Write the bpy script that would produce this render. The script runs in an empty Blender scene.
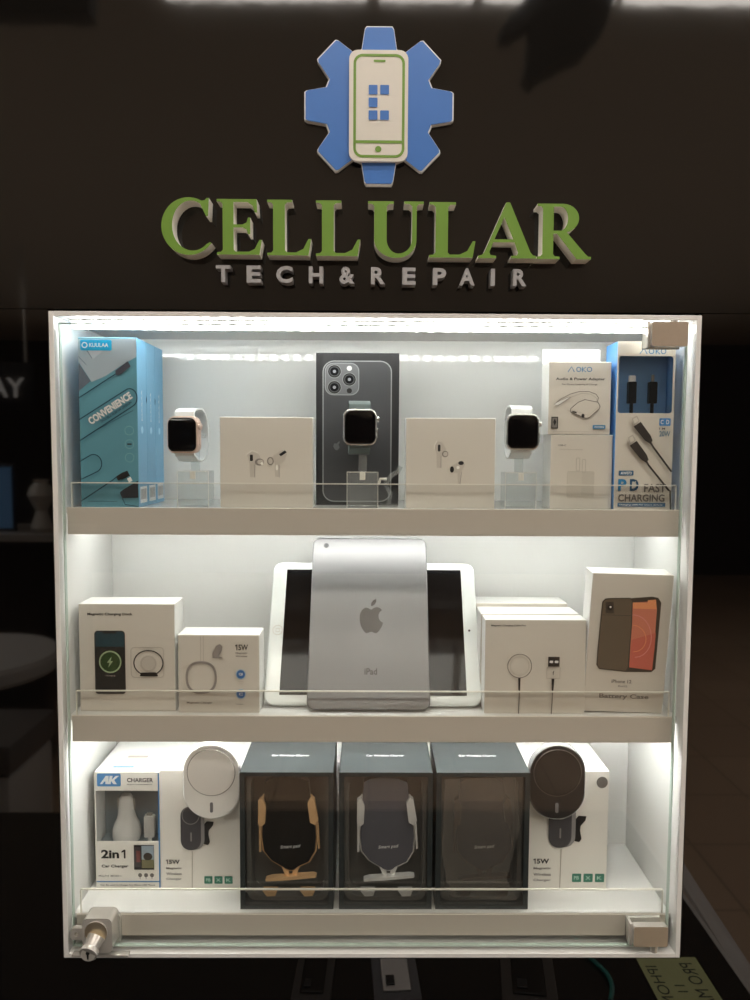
import bpy, bmesh, math, random
from mathutils import Vector, Matrix
from mathutils.geometry import tessellate_polygon

random.seed(7)
SC = bpy.context.scene
COL = SC.collection
Z0 = 1.10                      # height of the cabinet's underside above the mall floor
R = math.radians

# ------------------------------------------------------------------ camera, world, light, exposure
cam = bpy.data.cameras.new('camera'); cam.sensor_fit = 'HORIZONTAL'; cam.sensor_width = 36; cam.lens = 36.0
cam.clip_start = 0.02
co = bpy.data.objects.new('camera', cam); COL.objects.link(co)
# 750 px focal length for a 750 px wide frame = 36 mm on a 36 mm sensor
yaw, pit, rol = R(-0.475), R(86.058), R(0.307)
M = Matrix.Rotation(yaw, 3, 'Z') @ Matrix.Rotation(pit, 3, 'X') @ Matrix.Rotation(rol, 3, 'Z')
co.matrix_world = Matrix.Translation((-0.0067, -0.7679, 0.5448 + Z0)) @ M.to_4x4()
SC.camera = co

W = bpy.data.worlds.new('world'); SC.world = W; W.use_nodes = True
W.node_tree.nodes['Background'].inputs[0].default_value = (0.9, 0.8, 0.7, 1)
W.node_tree.nodes['Background'].inputs[1].default_value = 0.03
SC.view_settings.view_transform = 'Standard'
SC.view_settings.look = 'None'
SC.view_settings.exposure = 0.0
SC.view_settings.gamma = 1.0
SC.view_settings.use_curve_mapping = False
SC.cycles.max_bounces = 10
SC.cycles.transparent_max_bounces = 24
SC.cycles.sample_clamp_indirect = 6

LED = 38.0          # shelf LED strip brightness
MALL = 13.2         # ceiling light row brightness
UP = 55.0          # power of the added upward fill light

def area(name, loc, rot, sx, sy, power, col):
    l = bpy.data.lights.new(name, 'AREA'); l.shape = 'RECTANGLE'; l.size = sx; l.size_y = sy; l.energy = power; l.color = col
    o = bpy.data.objects.new(name, l); COL.objects.link(o); o.location = loc; o.rotation_euler = rot
    return o
area('ceiling_fill_uplight', (0, -4.2, 1.95), (math.pi, 0, 0), 7, 6, UP, (1, .92, .84))  # unseen upward fill, added in mid-air to brighten the mall ceiling

# ------------------------------------------------------------------ materials
def lin(c):
    return tuple((v / 255 / 12.92) if v / 255 <= .04045 else ((v / 255 + .055) / 1.055) ** 2.4 for v in c) + (1,)
MATS = {}
def mat(name, rgb, rough=.5, metal=0., emit=0., ior=1.5, bump=0., bscale=60, var=.04, coat=0.):
    if name in MATS: return MATS[name]
    m = bpy.data.materials.new(name); m.use_nodes = True; MATS[name] = m
    nt = m.node_tree; b = nt.nodes['Principled BSDF']
    c = lin(rgb)
    b.inputs['Roughness'].default_value = rough; b.inputs['Metallic'].default_value = metal
    b.inputs['IOR'].default_value = ior
    if coat: b.inputs['Coat Weight'].default_value = coat; b.inputs['Coat Roughness'].default_value = .05
    tc = nt.nodes.new('ShaderNodeTexCoord'); n = nt.nodes.new('ShaderNodeTexNoise'); n.inputs['Scale'].default_value = bscale
    n.inputs['Detail'].default_value = 2
    nt.links.new(tc.outputs['Object'], n.inputs['Vector'])
    r = nt.nodes.new('ShaderNodeMix'); r.data_type = 'RGBA'
    nt.links.new(n.outputs['Fac'], r.inputs[0])
    r.inputs[6].default_value = tuple(v * (1 - var) for v in c[:3]) + (1,)
    r.inputs[7].default_value = tuple(min(1, v * (1 + var)) for v in c[:3]) + (1,)
    nt.links.new(r.outputs[2], b.inputs['Base Color'])
    if emit:
        b.inputs['Emission Color'].default_value = c; b.inputs['Emission Strength'].default_value = emit
    if bump:
        bp = nt.nodes.new('ShaderNodeBump'); bp.inputs['Strength'].default_value = bump; bp.inputs['Distance'].default_value = .002
        nt.links.new(n.outputs['Fac'], bp.inputs['Height']); nt.links.new(bp.outputs[0], b.inputs['Normal'])
    return m

def clear(name, tint=(1, 1, 1), f0=.04, rough=0., dif=0., difcol=(1, 1, 1)):
    """clear sheet: light passes straight through, the surface mirrors more at grazing angles"""
    if name in MATS: return MATS[name]
    m = bpy.data.materials.new(name); m.use_nodes = True; MATS[name] = m
    nt = m.node_tree; nt.nodes.clear()
    out = nt.nodes.new('ShaderNodeOutputMaterial'); t = nt.nodes.new('ShaderNodeBsdfTransparent'); g = nt.nodes.new('ShaderNodeBsdfGlossy')
    t.inputs[0].default_value = (*tint, 1); g.inputs['Roughness'].default_value = rough
    lw = nt.nodes.new('ShaderNodeLayerWeight')
    p = nt.nodes.new('ShaderNodeMath'); p.operation = 'POWER'; p.inputs[1].default_value = 5
    q = nt.nodes.new('ShaderNodeMath'); q.operation = 'MULTIPLY_ADD'; q.inputs[1].default_value = 1 - f0; q.inputs[2].default_value = f0
    mx = nt.nodes.new('ShaderNodeMixShader')
    nt.links.new(lw.outputs['Facing'], p.inputs[0]); nt.links.new(p.outputs[0], q.inputs[0]); nt.links.new(q.outputs[0], mx.inputs[0])
    nt.links.new(g.outputs[0], mx.inputs[2])
    if dif:
        d = nt.nodes.new('ShaderNodeBsdfDiffuse'); d.inputs[0].default_value = (*difcol, 1)
        m2 = nt.nodes.new('ShaderNodeMixShader'); m2.inputs[0].default_value = dif
        nt.links.new(t.outputs[0], m2.inputs[1]); nt.links.new(d.outputs[0], m2.inputs[2]); nt.links.new(m2.outputs[0], mx.inputs[1])
    else:
        nt.links.new(t.outputs[0], mx.inputs[1])
    nt.links.new(mx.outputs[0], out.inputs[0])
    return m

def tiles(name, rgb, rgb2, size, rough):
    m = bpy.data.materials.new(name); m.use_nodes = True; MATS[name] = m
    nt = m.node_tree; b = nt.nodes['Principled BSDF']; b.inputs['Roughness'].default_value = rough
    tc = nt.nodes.new('ShaderNodeTexCoord'); br = nt.nodes.new('ShaderNodeTexBrick')
    br.offset = 0; br.inputs['Scale'].default_value = 1; br.inputs['Brick Width'].default_value = size; br.inputs['Row Height'].default_value = size
    br.inputs['Mortar Size'].default_value = .006
    br.inputs['Color1'].default_value = lin(rgb); br.inputs['Color2'].default_value = lin(rgb2); br.inputs['Mortar'].default_value = lin((150, 128, 108))
    nt.links.new(tc.outputs['Object'], br.inputs['Vector']); nt.links.new(br.outputs[0], b.inputs['Base Color'])
    return m

def led_mat(f=1.):
    m = bpy.data.materials.new('led_strip'); m.use_nodes = True
    nt = m.node_tree; b = nt.nodes['Principled BSDF']; b.inputs['Base Color'].default_value = (.8, .8, .8, 1)
    b.inputs['Emission Color'].default_value = (1.0, 1.0, .955, 1)
    tc = nt.nodes.new('ShaderNodeTexCoord'); w = nt.nodes.new('ShaderNodeTexWave'); w.inputs['Scale'].default_value = 19.0
    w.bands_direction = 'X'
    k = nt.nodes.new('ShaderNodeMath'); k.operation = 'MULTIPLY_ADD'; k.inputs[1].default_value = LED * 1.3 * f; k.inputs[2].default_value = LED * .35 * f
    nt.links.new(tc.outputs['Object'], w.inputs['Vector']); nt.links.new(w.outputs['Fac'], k.inputs[0]); nt.links.new(k.outputs[0], b.inputs['Emission Strength'])
    return m

HEAD = mat('header_black_acrylic', (20, 18, 16), .05, bump=.02, bscale=28, ior=1.5)
BLACK = mat('black_gloss_laminate', (6, 5, 5), .03, bump=.008, bscale=9, ior=1.8)
WHITE = mat('white_gloss_acrylic', (234, 234, 232), .05, var=.01)
LIPM = mat('white_shelf_lip', (202, 194, 184), .35, var=.02, bscale=12)
CARD = mat('dimmed_white_card', (216, 209, 199), .38, var=.012)  # white card darkened in colour for the dimmer light on upper box fronts
CARDW = mat('lit_white_card', (240, 236, 229), .38, var=.012)  # same white card, lighter copy for the stronger light on bottom-row fronts
CARDS = mat('white_card_side', (240, 240, 238), .45, var=.01)
GLASS = clear('door_glass', (.99, 1, .992))
GEDGE = mat('green_glass_edge', (186, 202, 193), .25)
ACR = clear('clear_acrylic', (.993, .994, .991), .04, 0, .01)
ACRE = mat('acrylic_edge', (222, 218, 208), .3)
ACRS = clear('clear_acrylic_block', (.94, .96, .96), .06, .03, .10)
FILM = clear('clear_packaging_film', (.98, .98, .98), .045, .02, .004)
INK = mat('black_ink', (35, 33, 33), .4)
INKG = mat('grey_ink', (110, 104, 100), .4)
INKL = mat('light_grey_ink', (186, 178, 168), .4)
WINK = mat('white_ink', (235, 235, 235), .4)
CHROME = mat('chrome', (222, 219, 213), .22, .55)
BRUSH = mat('brushed_nickel', (196, 180, 162), .34, .5, bump=.03, bscale=200)
SCREEN = mat('dark_screen_glass', (12, 10, 11), .04)
BLUE = mat('sign_blue', (62, 118, 196), .35, var=.03)
GREEN = mat('sign_green', (112, 152, 56), .45, var=.03)
CREAM = mat('sign_cream', (252, 250, 242), .5)
PLWHITE = mat('white_plastic', (236, 235, 232), .25, var=.01)
BLKPL = mat('black_plastic', (24, 24, 26), .3)
GREYPR = mat('grey_print', (92, 90, 92), .4)
TEALBOX = mat('teal_box_front', (98, 152, 168), .35, var=.02)
SKYBOX = mat('sky_blue_box_side', (112, 168, 204), .4)

# ------------------------------------------------------------------ geometry helpers
def rr(x0, z0, x1, z1, r, n=6):
    if x0 > x1: x0, x1 = x1, x0
    if z0 > z1: z0, z1 = z1, z0
    p = []
    for cx, cz, a in ((x1 - r, z1 - r, 0), (x0 + r, z1 - r, 90), (x0 + r, z0 + r, 180), (x1 - r, z0 + r, 270)):
        for i in range(n + 1):
            t = R(a + 90 * i / n); p.append((cx + r * math.cos(t), cz + r * math.sin(t)))
    return p
def circ(cx, cz, r, n=32, rz=None):
    rz = rz or r
    return [(cx + r * math.cos(2 * math.pi * i / n), cz + rz * math.sin(2 * math.pi * i / n)) for i in range(n)]

class G:
    def __init__(s): s.v = []; s.f = []; s.m = []; s.mats = []
    def mi(s, m):
        if m not in s.mats: s.mats.append(m)
        return s.mats.index(m)
    def add(s, vs, fs, m):
        k = len(s.v); s.v += [tuple(v) for v in vs]; i = s.mi(m)
        for f in fs: s.f.append([k + a for a in f]); s.m.append(i)
    def box(s, x0, x1, y0, y1, z0, z1, m, bev=0., front=None):
        bm = bmesh.new(); bmesh.ops.create_cube(bm, size=1)
        for v in bm.verts: v.co = Vector(((x0 + x1) / 2 + v.co.x * (x1 - x0), (y0 + y1) / 2 + v.co.y * (y1 - y0), (z0 + z1) / 2 + v.co.z * (z1 - z0)))
        if bev: bmesh.ops.bevel(bm, geom=bm.edges[:], offset=bev, segments=2, affect='EDGES', profile=.5)
        bm.verts.index_update(); k = len(s.v); s.v += [tuple(v.co) for v in bm.verts]
        bm.normal_update()
        for f in bm.faces:
            s.f.append([k + v.index for v in f.verts]); s.m.append(s.mi(front if (front and f.normal.y < -.9) else m))
        bm.free(); return s
    def prism(s, pts, y0, y1, m, side=None, holes=(), fn=None):
        """outline in XZ pushed from y0 (front) to y1 (back)"""
        loops = [pts] + list(holes)
        tri = tessellate_polygon([[Vector((a, b, 0)) for a, b in L] for L in loops])
        flat = [p for L in loops for p in L]
        fn = fn or (lambda x, y, z: (x, y, z))
        s.add([fn(a, y0, b) for a, b in flat], tri, m)
        if y1 is None: return s
        s.add([fn(a, y1, b) for a, b in flat], tri, side or m)
        for L in loops:
            n = len(L); vs = [fn(a, y0, b) for a, b in L] + [fn(a, y1, b) for a, b in L]
            s.add(vs, [(i, (i + 1) % n, n + (i + 1) % n, n + i) for i in range(n)], side or m)
        return s
    def tube(s, path, r, m, n=10, closed=False, caps=True, flat=1.0):
        P = [Vector(p) for p in path]; N = len(P); rings = []; up = Vector((0, 0, 1))
        rs = r if isinstance(r, (list, tuple)) else [r] * N
        prev = None
        for i in range(N):
            a = P[(i - 1) % N] if (closed or i > 0) else P[i]; b = P[(i + 1) % N] if (closed or i < N - 1) else P[i]
            d = (b - a).normalized()
            if prev is None:
                u = d.cross(Vector((0, 0, 1)) if abs(d.z) < .9 else Vector((1, 0, 0))).normalized()
            else: u = (prev - d * prev.dot(d)).normalized()
            prev = u; w = d.cross(u)
            rings.append([P[i] + rs[i] * (math.cos(2 * math.pi * k / n) * u + flat * math.sin(2 * math.pi * k / n) * w) for k in range(n)])
        vs = [v for q in rings for v in q]; fs = []
        for i in range(N if closed else N - 1):
            j = (i + 1) % N
            for k in range(n): fs.append((i * n + k, i * n + (k + 1) % n, j * n + (k + 1) % n, j * n + k))
        if caps and not closed: fs += [tuple(range(n)), tuple(range((N - 1) * n, N * n))]
        s.add(vs, fs, m); return s
    def cyl(s, a, b, r, m, n=24, r2=None):
        return s.tube([a, b], [r, r2 if r2 is not None else r], m, n)
    def lathe(s, prof, c, m, n=24, axis='z'):
        vs = []; fs = []
        for r, h in prof:
            for k in range(n):
                a = 2 * math.pi * k / n; x, y = r * math.cos(a), r * math.sin(a)
                vs.append((c[0] + x, c[1] + y, c[2] + h) if axis == 'z' else (c[0] + x, c[1] + h, c[2] + y))
        for i in range(len(prof) - 1):
            for k in range(n): fs.append((i * n + k, i * n + (k + 1) % n, (i + 1) * n + (k + 1) % n, (i + 1) * n + k))
        fs += [tuple(range(n)), tuple(range((len(prof) - 1) * n, len(prof) * n))]
        s.add(vs, fs, m); return s
    def build(s, name, parent=None, smooth=True, fix=True):
        me = bpy.data.meshes.new(name); me.from_pydata(s.v, [], s.f)
        for m in s.mats: me.materials.append(m)
        me.polygons.foreach_set('material_index', s.m)
        me.update()
        if fix:
            bm = bmesh.new(); bm.from_mesh(me); bmesh.ops.remove_doubles(bm, verts=bm.verts, dist=1e-6)
            bmesh.ops.recalc_face_normals(bm, faces=bm.faces); bm.to_mesh(me); bm.free()
        if smooth:
            me.polygons.foreach_set('use_smooth', [True] * len(me.polygons)); me.set_sharp_from_angle(angle=R(32))
        o = bpy.data.objects.new(name, me); COL.objects.link(o)
        if parent: o.parent = parent
        return o

_T = {}
def text_geo(t, bold=0., depth=0.):
    key = (t, bold, depth)
    if key in _T: return _T[key]
    c = bpy.data.curves.new('t', 'FONT'); c.body = t; c.offset = bold; c.extrude = depth; c.resolution_u = 3; c.size = 1
    o = bpy.data.objects.new('t', c); COL.objects.link(o)
    dg = bpy.context.evaluated_depsgraph_get(); me = bpy.data.meshes.new_from_object(o.evaluated_get(dg))
    vs = [v.co.copy() for v in me.vertices]; fs = [tuple(p.vertices) for p in me.polygons]
    bpy.data.objects.remove(o); bpy.data.curves.remove(c); bpy.data.meshes.remove(me)
    x0 = min(v.x for v in vs); x1 = max(v.x for v in vs); y0 = min(v.y for v in vs); y1 = max(v.y for v in vs)
    vs = [((v.x - x0) / (x1 - x0) - .5, (v.y - y0) / (y1 - y0) - .5, v.z) for v in vs]
    _T[key] = (vs, fs, (x1 - x0) / (y1 - y0)); return _T[key]

class Art:
    """printing on a box front, laid out in the units of the rectangle given"""
    def __init__(s, rect, W, H, y=-.00025):
        s.x0, s.y0, s.x1, s.y1 = rect; s.W = W; s.H = H; s.g = G(); s.y = y; s.k = W / (s.x1 - s.x0)
    def X(s, x): return -s.W / 2 + (x - s.x0) / (s.x1 - s.x0) * s.W
    def Z(s, y): return s.H * (1 - (y - s.y0) / (s.y1 - s.y0))
    def poly(s, pts, m, holes=()):
        T = lambda L: [(s.X(a), s.Z(b)) for a, b in L]
        s.g.prism(T(pts), s.y, None, m, holes=[T(h) for h in holes]); s.y -= .00006; return s
    def rect(s, a, b, c, d, m, r=0): return s.poly(rr(a, b, c, d, r) if r else [(a, b), (c, b), (c, d), (a, d)], m)
    def frame(s, a, b, c, d, w, m, r=1.):
        return s.poly(rr(a, b, c, d, max(r, w)), m, [rr(a + w, b + w, c - w, d - w, max(r - w, .05))])
    def disc(s, x, y, r, m, ry=None): return s.poly(circ(x, y, r, 28, ry), m)
    def ring(s, x, y, r, w, m, ry=None):
        ry = ry or r; return s.poly(circ(x, y, r, 36, ry), m, [circ(x, y, r - w, 36, ry - w)])
    def line(s, pts, w, m):
        L = []; Rr = []
        P = [Vector(p) for p in pts]
        for i, p in enumerate(P):
            d = (P[min(i + 1, len(P) - 1)] - P[max(i - 1, 0)]).normalized(); n = Vector((-d.y, d.x)) * w / 2
            L.append(tuple(p + n)); Rr.append(tuple(p - n))
        vs = [(s.X(a), s.y, s.Z(b)) for a, b in L + Rr]; n = len(P)
        s.g.add(vs, [(i, i + 1, n + i + 1, n + i) for i in range(n - 1)], m); s.y -= .00006; return s
    def text(s, t, cx, cy, w, h, m, ang=0., bold=0.):
        bold = max(bold, .022)
        vs, fs, _ = text_geo(t, bold); c, q = math.cos(R(ang)), math.sin(R(ang)); X0, Zc = s.X(cx), s.Z(cy)
        kw, kh = w * s.k, h * s.k
        s.g.add([(X0 + v[0] * kw * c - v[1] * kh * q, s.y, Zc + v[0] * kw * q + v[1] * kh * c) for v in vs], fs, m); s.y -= .00006; return s
    def one(s, x0, y0, x1, y1, m):
        w = x1 - x0; h = y1 - y0; xs = x1 - w * .42
        return s.poly([(x0, y0 + h * .18), (xs, y0), (x1, y0), (x1, y1), (xs, y1), (xs, y0 + h * .24), (x0, y0 + h * .36)], m)
    def build(s, name, parent): return s.g.build(name, parent, smooth=False, fix=False)

def thing(name, label, cat, loc=(0, 0, 0), rot=(0, 0, 0), group=None):
    o = bpy.data.objects.new(name, None); COL.objects.link(o); o.empty_display_size = .02
    o.location = (loc[0], loc[1], loc[2] + Z0); o.rotation_euler = rot
    o['label'] = label; o['category'] = cat
    if group: o['group'] = group
    return o
def tag(o, label, cat, group=None):
    o['label'] = label; o['category'] = cat
    if group: o['group'] = group
    return o
def struct(g, name, loc=(0, 0, 0), **k):
    o = g.build(name, None, **k); o['kind'] = 'structure'; o.location = loc; return o
def dup(o, loc, rot=None, label=None):
    r = o.copy(); COL.objects.link(r); r.location = (loc[0], loc[1], loc[2] + Z0)
    if rot: r.rotation_euler = rot
    if label: r['label'] = label
    for ch in list(o.children):
        c = ch.copy(); COL.objects.link(c); c.parent = r
        for d in list(ch.children):
            e = d.copy(); COL.objects.link(e); e.parent = c
    return r

# ------------------------------------------------------------------ the mall around the kiosk
ZL = -Z0
floor_m = tiles('brown_floor_tile', (186, 160, 136), (176, 150, 128), .45, .35)
struct(G().box(-6, 6, -9, .5, -.05, 0, floor_m), 'floor')
CEIL = mat('beige_ceiling_paint', (205, 192, 174), .8, var=.03, bscale=3)
struct(G().box(-6, 6, -9, .5, 3.0, 3.05, CEIL), 'ceiling')
DKW = mat('dark_shopfront', (34, 30, 30), .6, var=.3, bscale=2)
struct(G().box(-6, 6, -9.1, -9, 0, 3, DKW), 'wall_far')
struct(G().box(-6.1, -6, -9, .5, 0, 3, DKW), 'wall_west')
struct(G().box(6, 6.1, -9, .5, 0, 3, DKW), 'wall_east')
LAMP = mat('warm_lamp_diffuser', (255, 248, 238), .5, emit=MALL)
HOUS = mat('lamp_housing', (190, 184, 176), .5)
for i, (xa, xb) in enumerate(((-.62, -.02), (.02, .30), (.33, .72), (.75, 1.5), (1.55, 2.3))):
    t = thing('ceiling_light', ('shortest', 'second', 'third', 'fourth', 'last')[i] + ' lamp of the bright row reflected along the top edge of the sign panel' if i else
              'leftmost lamp of the bright row reflected along the top edge of the sign panel', 'lamp', ((xa + xb) / 2, -1.48, 2.0 - .10), group='lamps of the bright ceiling row')
    h = (xb - xa) / 2; z = 0
    G().box(-h, h, -.1, .1, -.02, 0, LAMP).build('diffuser', t, smooth=False); G().box(-h - .01, h + .01, -.12, .12, 0, .10, HOUS).build('housing', t, smooth=False)
    t['label'] = ('leftmost lamp', 'short second lamp', 'third lamp', 'fourth lamp', 'rightmost lamp')[i] + ' of the bright row mirrored along the top edge of the sign panel'
t = thing('counter_fill_light', 'added fill lamp, out of view, in the ceiling above the black shop counter', 'lamp', (.10, -.62, 1.90))  # added lamp outside the reflected view, brightens the counter top
G().box(-.7, .7, -.09, .09, -.02, 0, LAMP).build('diffuser', t, smooth=False); G().box(-.71, .71, -.11, .11, 0, .10, HOUS).build('housing', t, smooth=False)
for sx in (-3.9, 3.9):
    t = thing('ceiling_fill_panel', 'long added ceiling fill panel, out of view, over the ' + ('left' if sx < 0 else 'right') + ' mall aisle', 'lamp', (sx, -2.6, 1.88))  # added panels kept out of the reflections, they brighten the floor
    G().box(-.3, .3, -1.7, 1.7, -.01, .0, LAMP).build('diffuser', t, smooth=False); G().box(-.32, .32, -1.72, 1.72, 0, .02, HOUS).build('housing', t, smooth=False)

# ------------------------------------------------------------------ kiosk wall with the niche
g = G().box(-2.2, 2.2, 0, .30, .683, 1.55, HEAD); struct(g, 'wall_top', (0, 0, Z0))
g = G().box(-2.2, -.331, .001, .30, -Z0, .6825, BLACK); struct(g, 'wall_left', (0, 0, Z0))
g = G().box(.331, 2.2, .001, .30, -Z0, .6825, BLACK); struct(g, 'wall_right', (0, 0, Z0))
g = G().box(-.331, .331, .001, .30, -Z0, -.001, BLACK); struct(g, 'wall_bottom', (0, 0, Z0))

# ------------------------------------------------------------------ display cabinet
cab = thing('display_cabinet', 'white lit display cabinet with three shelves and a glass door set in the black wall', 'display cabinet')
H = .681
g = G()
g.box(-.330, -.325, 0, .170, 0, H, WHITE, .0006).box(.325, .330, 0, .170, 0, H, WHITE, .0006)
g.box(-.325, .325, 0, .170, .676, H, WHITE, .0006).box(-.325, .325, 0, .170, 0, .005, WHITE, .0006)
g.box(-.325, .325, .160, .170, .005, .676, WHITE)
g.build('carcass', cab, smooth=False)
SH = (.481, .259, .039)
for i, z in enumerate(SH):
    g = G()
    if i < 2:
        g.box(-.3245, .3245, .017, .160, z - .006, z, WHITE)
    else:
        g.box(-.3245, .3245, .017, .160, z - .005, z, WHITE).box(-.3245, .3245, .10, .105, .005, z - .005, WHITE)
    s = g.build('shelf', cab, smooth=False)
    G().box(-.321, .321, .0135, .0170, z - (.0275 if i < 2 else .023), z + .0008, LIPM, .0005).build('front_lip', s, smooth=False)
    a = G().box(-.3175, .3165, .0175, .0200, z, z + .0262, ACR)
    gd = a.build('acrylic_guard', s, smooth=False, fix=False)
    e = G().box(-.3175, .3165, .0174, .0201, z + .0258, z + .0268, ACRE).box(-.3180, -.3172, .0174, .0201, z, z + .026, ACRE).box(.3162, .3170, .0174, .0201, z, z + .026, ACRE)
    e.build('guard_edge', s, smooth=False)
for z, y, f in ((.676, .0250, .50), (.475, .075, .68), (.253, .0500, 1.35)):
    t = G().box(-.315, .315, y - .005, y + .005, z - (.0085 if z > .6 else .0035), z - .0015, led_mat(f))
    o = t.build('led_strip', cab, smooth=False)
    G().box(-.318, .318, y - .0065, y + .0065, z - .0014, z, WHITE).build('strip_channel', o, smooth=False)

# glass door: pane, edges, two pivot hinges, lock
pane = G().box(-.3205, .3165, .0035, .0085, .0115, .669, GLASS).build('glass_door', cab, smooth=False, fix=False)
e = G().box(-.3215, -.3205, .0035, .0085, .0115, .669, GEDGE).box(.3165, .3178, .0035, .0085, .0115, .669, GEDGE)
e.box(-.3215, .3178, .0035, .0085, .0105, .0115, GEDGE).box(-.3215, .3178, .0035, .0085, .669, .670, GEDGE)
e.build('glass_edge', pane, smooth=False)
for z0_, z1_ in ((.6490, .6735), (.0165, .0385)):
    g = G()
    g.prism(rr(.2775, z0_, .3140, z1_, .0022), -.0060, .0030, BRUSH, CHROME)
    g.box(.2745, .3120, .0090, .0140, z0_ - .001, z1_ + .001, CHROME, .0006).box(.2745, .2775, -.002, .0120, z0_ - .001, z1_ + .001, CHROME, .0005)
    g.cyl((.303, .004, min(z0_, .005) if z0_ < .1 else z1_), (.303, .004, z0_ if z0_ < .1 else .676), .004, CHROME)
    g.build('hinge', pane)
g = G()
g.prism(rr(-.3050, .0140, -.2740, .0515, .0055), -.0120, .0088, CHROME)
g.prism(rr(-.3065, .0080, -.2720, .0440, .0065), .0090, .0135, CHROME)
g.box(-.3200, -.2600, -.0045, .0030, .0045, .0065, CHROME, .0005)
g.prism(rr(-.3215, .0220, -.3045, .0350, .0045), -.0030, .0025, CHROME, holes=[circ(-.3150, .0285, .0024, 16)])
g.prism(circ(-.2905, .0370, .0118, 28), -.0132, -.0120, mat('lock_face', (214, 202, 180), .3, .9), CHROME)
g.cyl((-.2905, -.0110, .0310), (-.2935, -.0195, .0245), .0095, CHROME, 24, .0078)
g.tube([(-.2930, -.0180, .0250), (-.2938, -.0205, .0232), (-.2944, -.0250, .0215)], [.0078, .0096, .0094], CHROME, 28)
g.cyl((-.2944, -.0250, .0215), (-.2944, -.0258, .0214), .0074, mat('lock_barrel_face', (205, 202, 196), .35, .3), 28)
lk = g.build('lock', pane)
g = G(); g.prism(circ(-.2944, .0236, .0020, 16), -.0264, -.0257, INK); g.prism([(-.2954, .0234), (-.2934, .0234), (-.2937, .0171), (-.2951, .0171)], -.0264, -.0257, INK)
g.build('keyhole', lk, smooth=False)

# ------------------------------------------------------------------ sign on the header
def arc(cx, cz, rx, rz, a0, a1, n=14):
    return [(cx + rx * math.cos(R(a0 + (a1 - a0) * i / n)), cz + rz * math.sin(R(a0 + (a1 - a0) * i / n))) for i in range(n + 1)]
GL = {}
GL['E'] = ([(0, 0), (0, .045), (.06, .05), (.09, .09), (.09, .91), (.06, .95), (0, .955), (0, 1), (.62, 1), (.63, .76), (.59, .76), (.56, .88), (.48, .945), (.26, .945), (.26, .545), (.40, .545), (.46, .58), (.485, .67), (.52, .67), (.52, .37), (.485, .37), (.46, .455), (.40, .49), (.26, .49), (.26, .09), (.29, .055), (.50, .055), (.59, .11), (.66, .27), (.70, .27), (.66, 0)], [])
GL['L'] = ([(0, 0), (0, .045), (.06, .05), (.09, .09), (.09, .91), (.06, .95), (0, .955), (0, 1), (.38, 1), (.38, .955), (.30, .95), (.27, .91), (.27, .09), (.30, .055), (.44, .055), (.55, .12), (.63, .30), (.67, .30), (.63, 0)], [])
GL['U'] = ([(0, 1), (0, .955), (.06, .95), (.09, .91), (.09, .32)] + arc(.40, .32, .31, .34, 180, 270) + arc(.42, .30, .28, .32, 270, 360) + [(.70, .91), (.73, .95), (.80, .955), (.80, 1), (.52, 1), (.52, .955), (.60, .95), (.635, .91), (.635, .32)] + arc(.44, .32, .195, .26, 360, 270) + arc(.44, .32, .17, .26, 270, 180) + [(.27, .91), (.30, .95), (.37, .955), (.37, 1)], [])
GL['A'] = ([(0, 0), (0, .045), (.06, .06), (.10, .11), (.44, 1.01), (.50, 1.01), (.84, .11), (.88, .06), (.93, .045), (.93, 0), (.53, 0), (.53, .045), (.62, .055), (.64, .10), (.58, .29), (.24, .29), (.18, .11), (.20, .06), (.29, .045), (.29, 0)], [[(.26, .345), (.56, .345), (.41, .74)]])
GL['R'] = ([(0, 0), (0, .045), (.06, .05), (.09, .09), (.09, .91), (.06, .95), (0, .955), (0, 1), (.42, 1)] + arc(.42, .74, .27, .26, 88, -75) + [(.80, .10), (.85, .05), (.90, .045), (.90, 0), (.66, 0), (.33, .46), (.27, .46), (.27, .09), (.30, .05), (.38, .045), (.38, 0)], [[(.27, .515), (.38, .515)] + arc(.38, .73, .125, .215, -80, 80) + [(.38, .945), (.27, .945)]])
GL['C'] = (arc(.44, .5, .44, .52, 40, 90, 6)[::-1] and
           [(.80, 1.01), (.765, 1.01), (.73, .97)] + arc(.46, .5, .46, .52, 62, 316, 30) + [(.84, .20), (.81, .22)] + arc(.52, .5, .34, .44, 312, 180, 14) + arc(.50, .52, .32, .44, 180, 62, 12) + [(.75, .68), (.785, .68)], [])
words = [('C', -.2100, -.1590, 'first and round, at the left end'), ('E', -.1560, -.1100, 'with three arms, after the big C'), ('L', -.1070, -.0620, 'first of the adjacent pair after the E'), ('L', -.0595, -.0140, 'standing just before the U'),
         ('U', -.0110, .0455, 'with an open bowl in the middle'), ('L', .0490, .0965, 'between the U and the A'), ('A', .0970, .1560, 'with a pointed top near the right end'), ('R', .1545, .2100, 'last, at the right end')]
for ch, xa, xb, d in words:
    out, holes = GL[ch]
    if xa + xb < 0: xb -= .0022
    else: xa += .0022
    w = max(p[0] for p in out); mn = min(p[0] for p in out); hh = .0530; zb = .7332 - (xa + .21) * .0065
    T = lambda L: [((p[0] - mn) / (w - mn) * (xb - xa), p[1] * hh) for p in L]
    o = G().prism(T(out), -.0190, 0, GREEN, CREAM, [T(h) for h in holes]).build('sign_letter', None, smooth=False)
    o.location = (xa, -.0005, zb + Z0)
    tag(o, f'big green serif letter {ch}, {d}', 'sign letter', 'green letters of the sign')
SILV = mat('silver_letter', (172, 172, 174), .4, .2)
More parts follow.
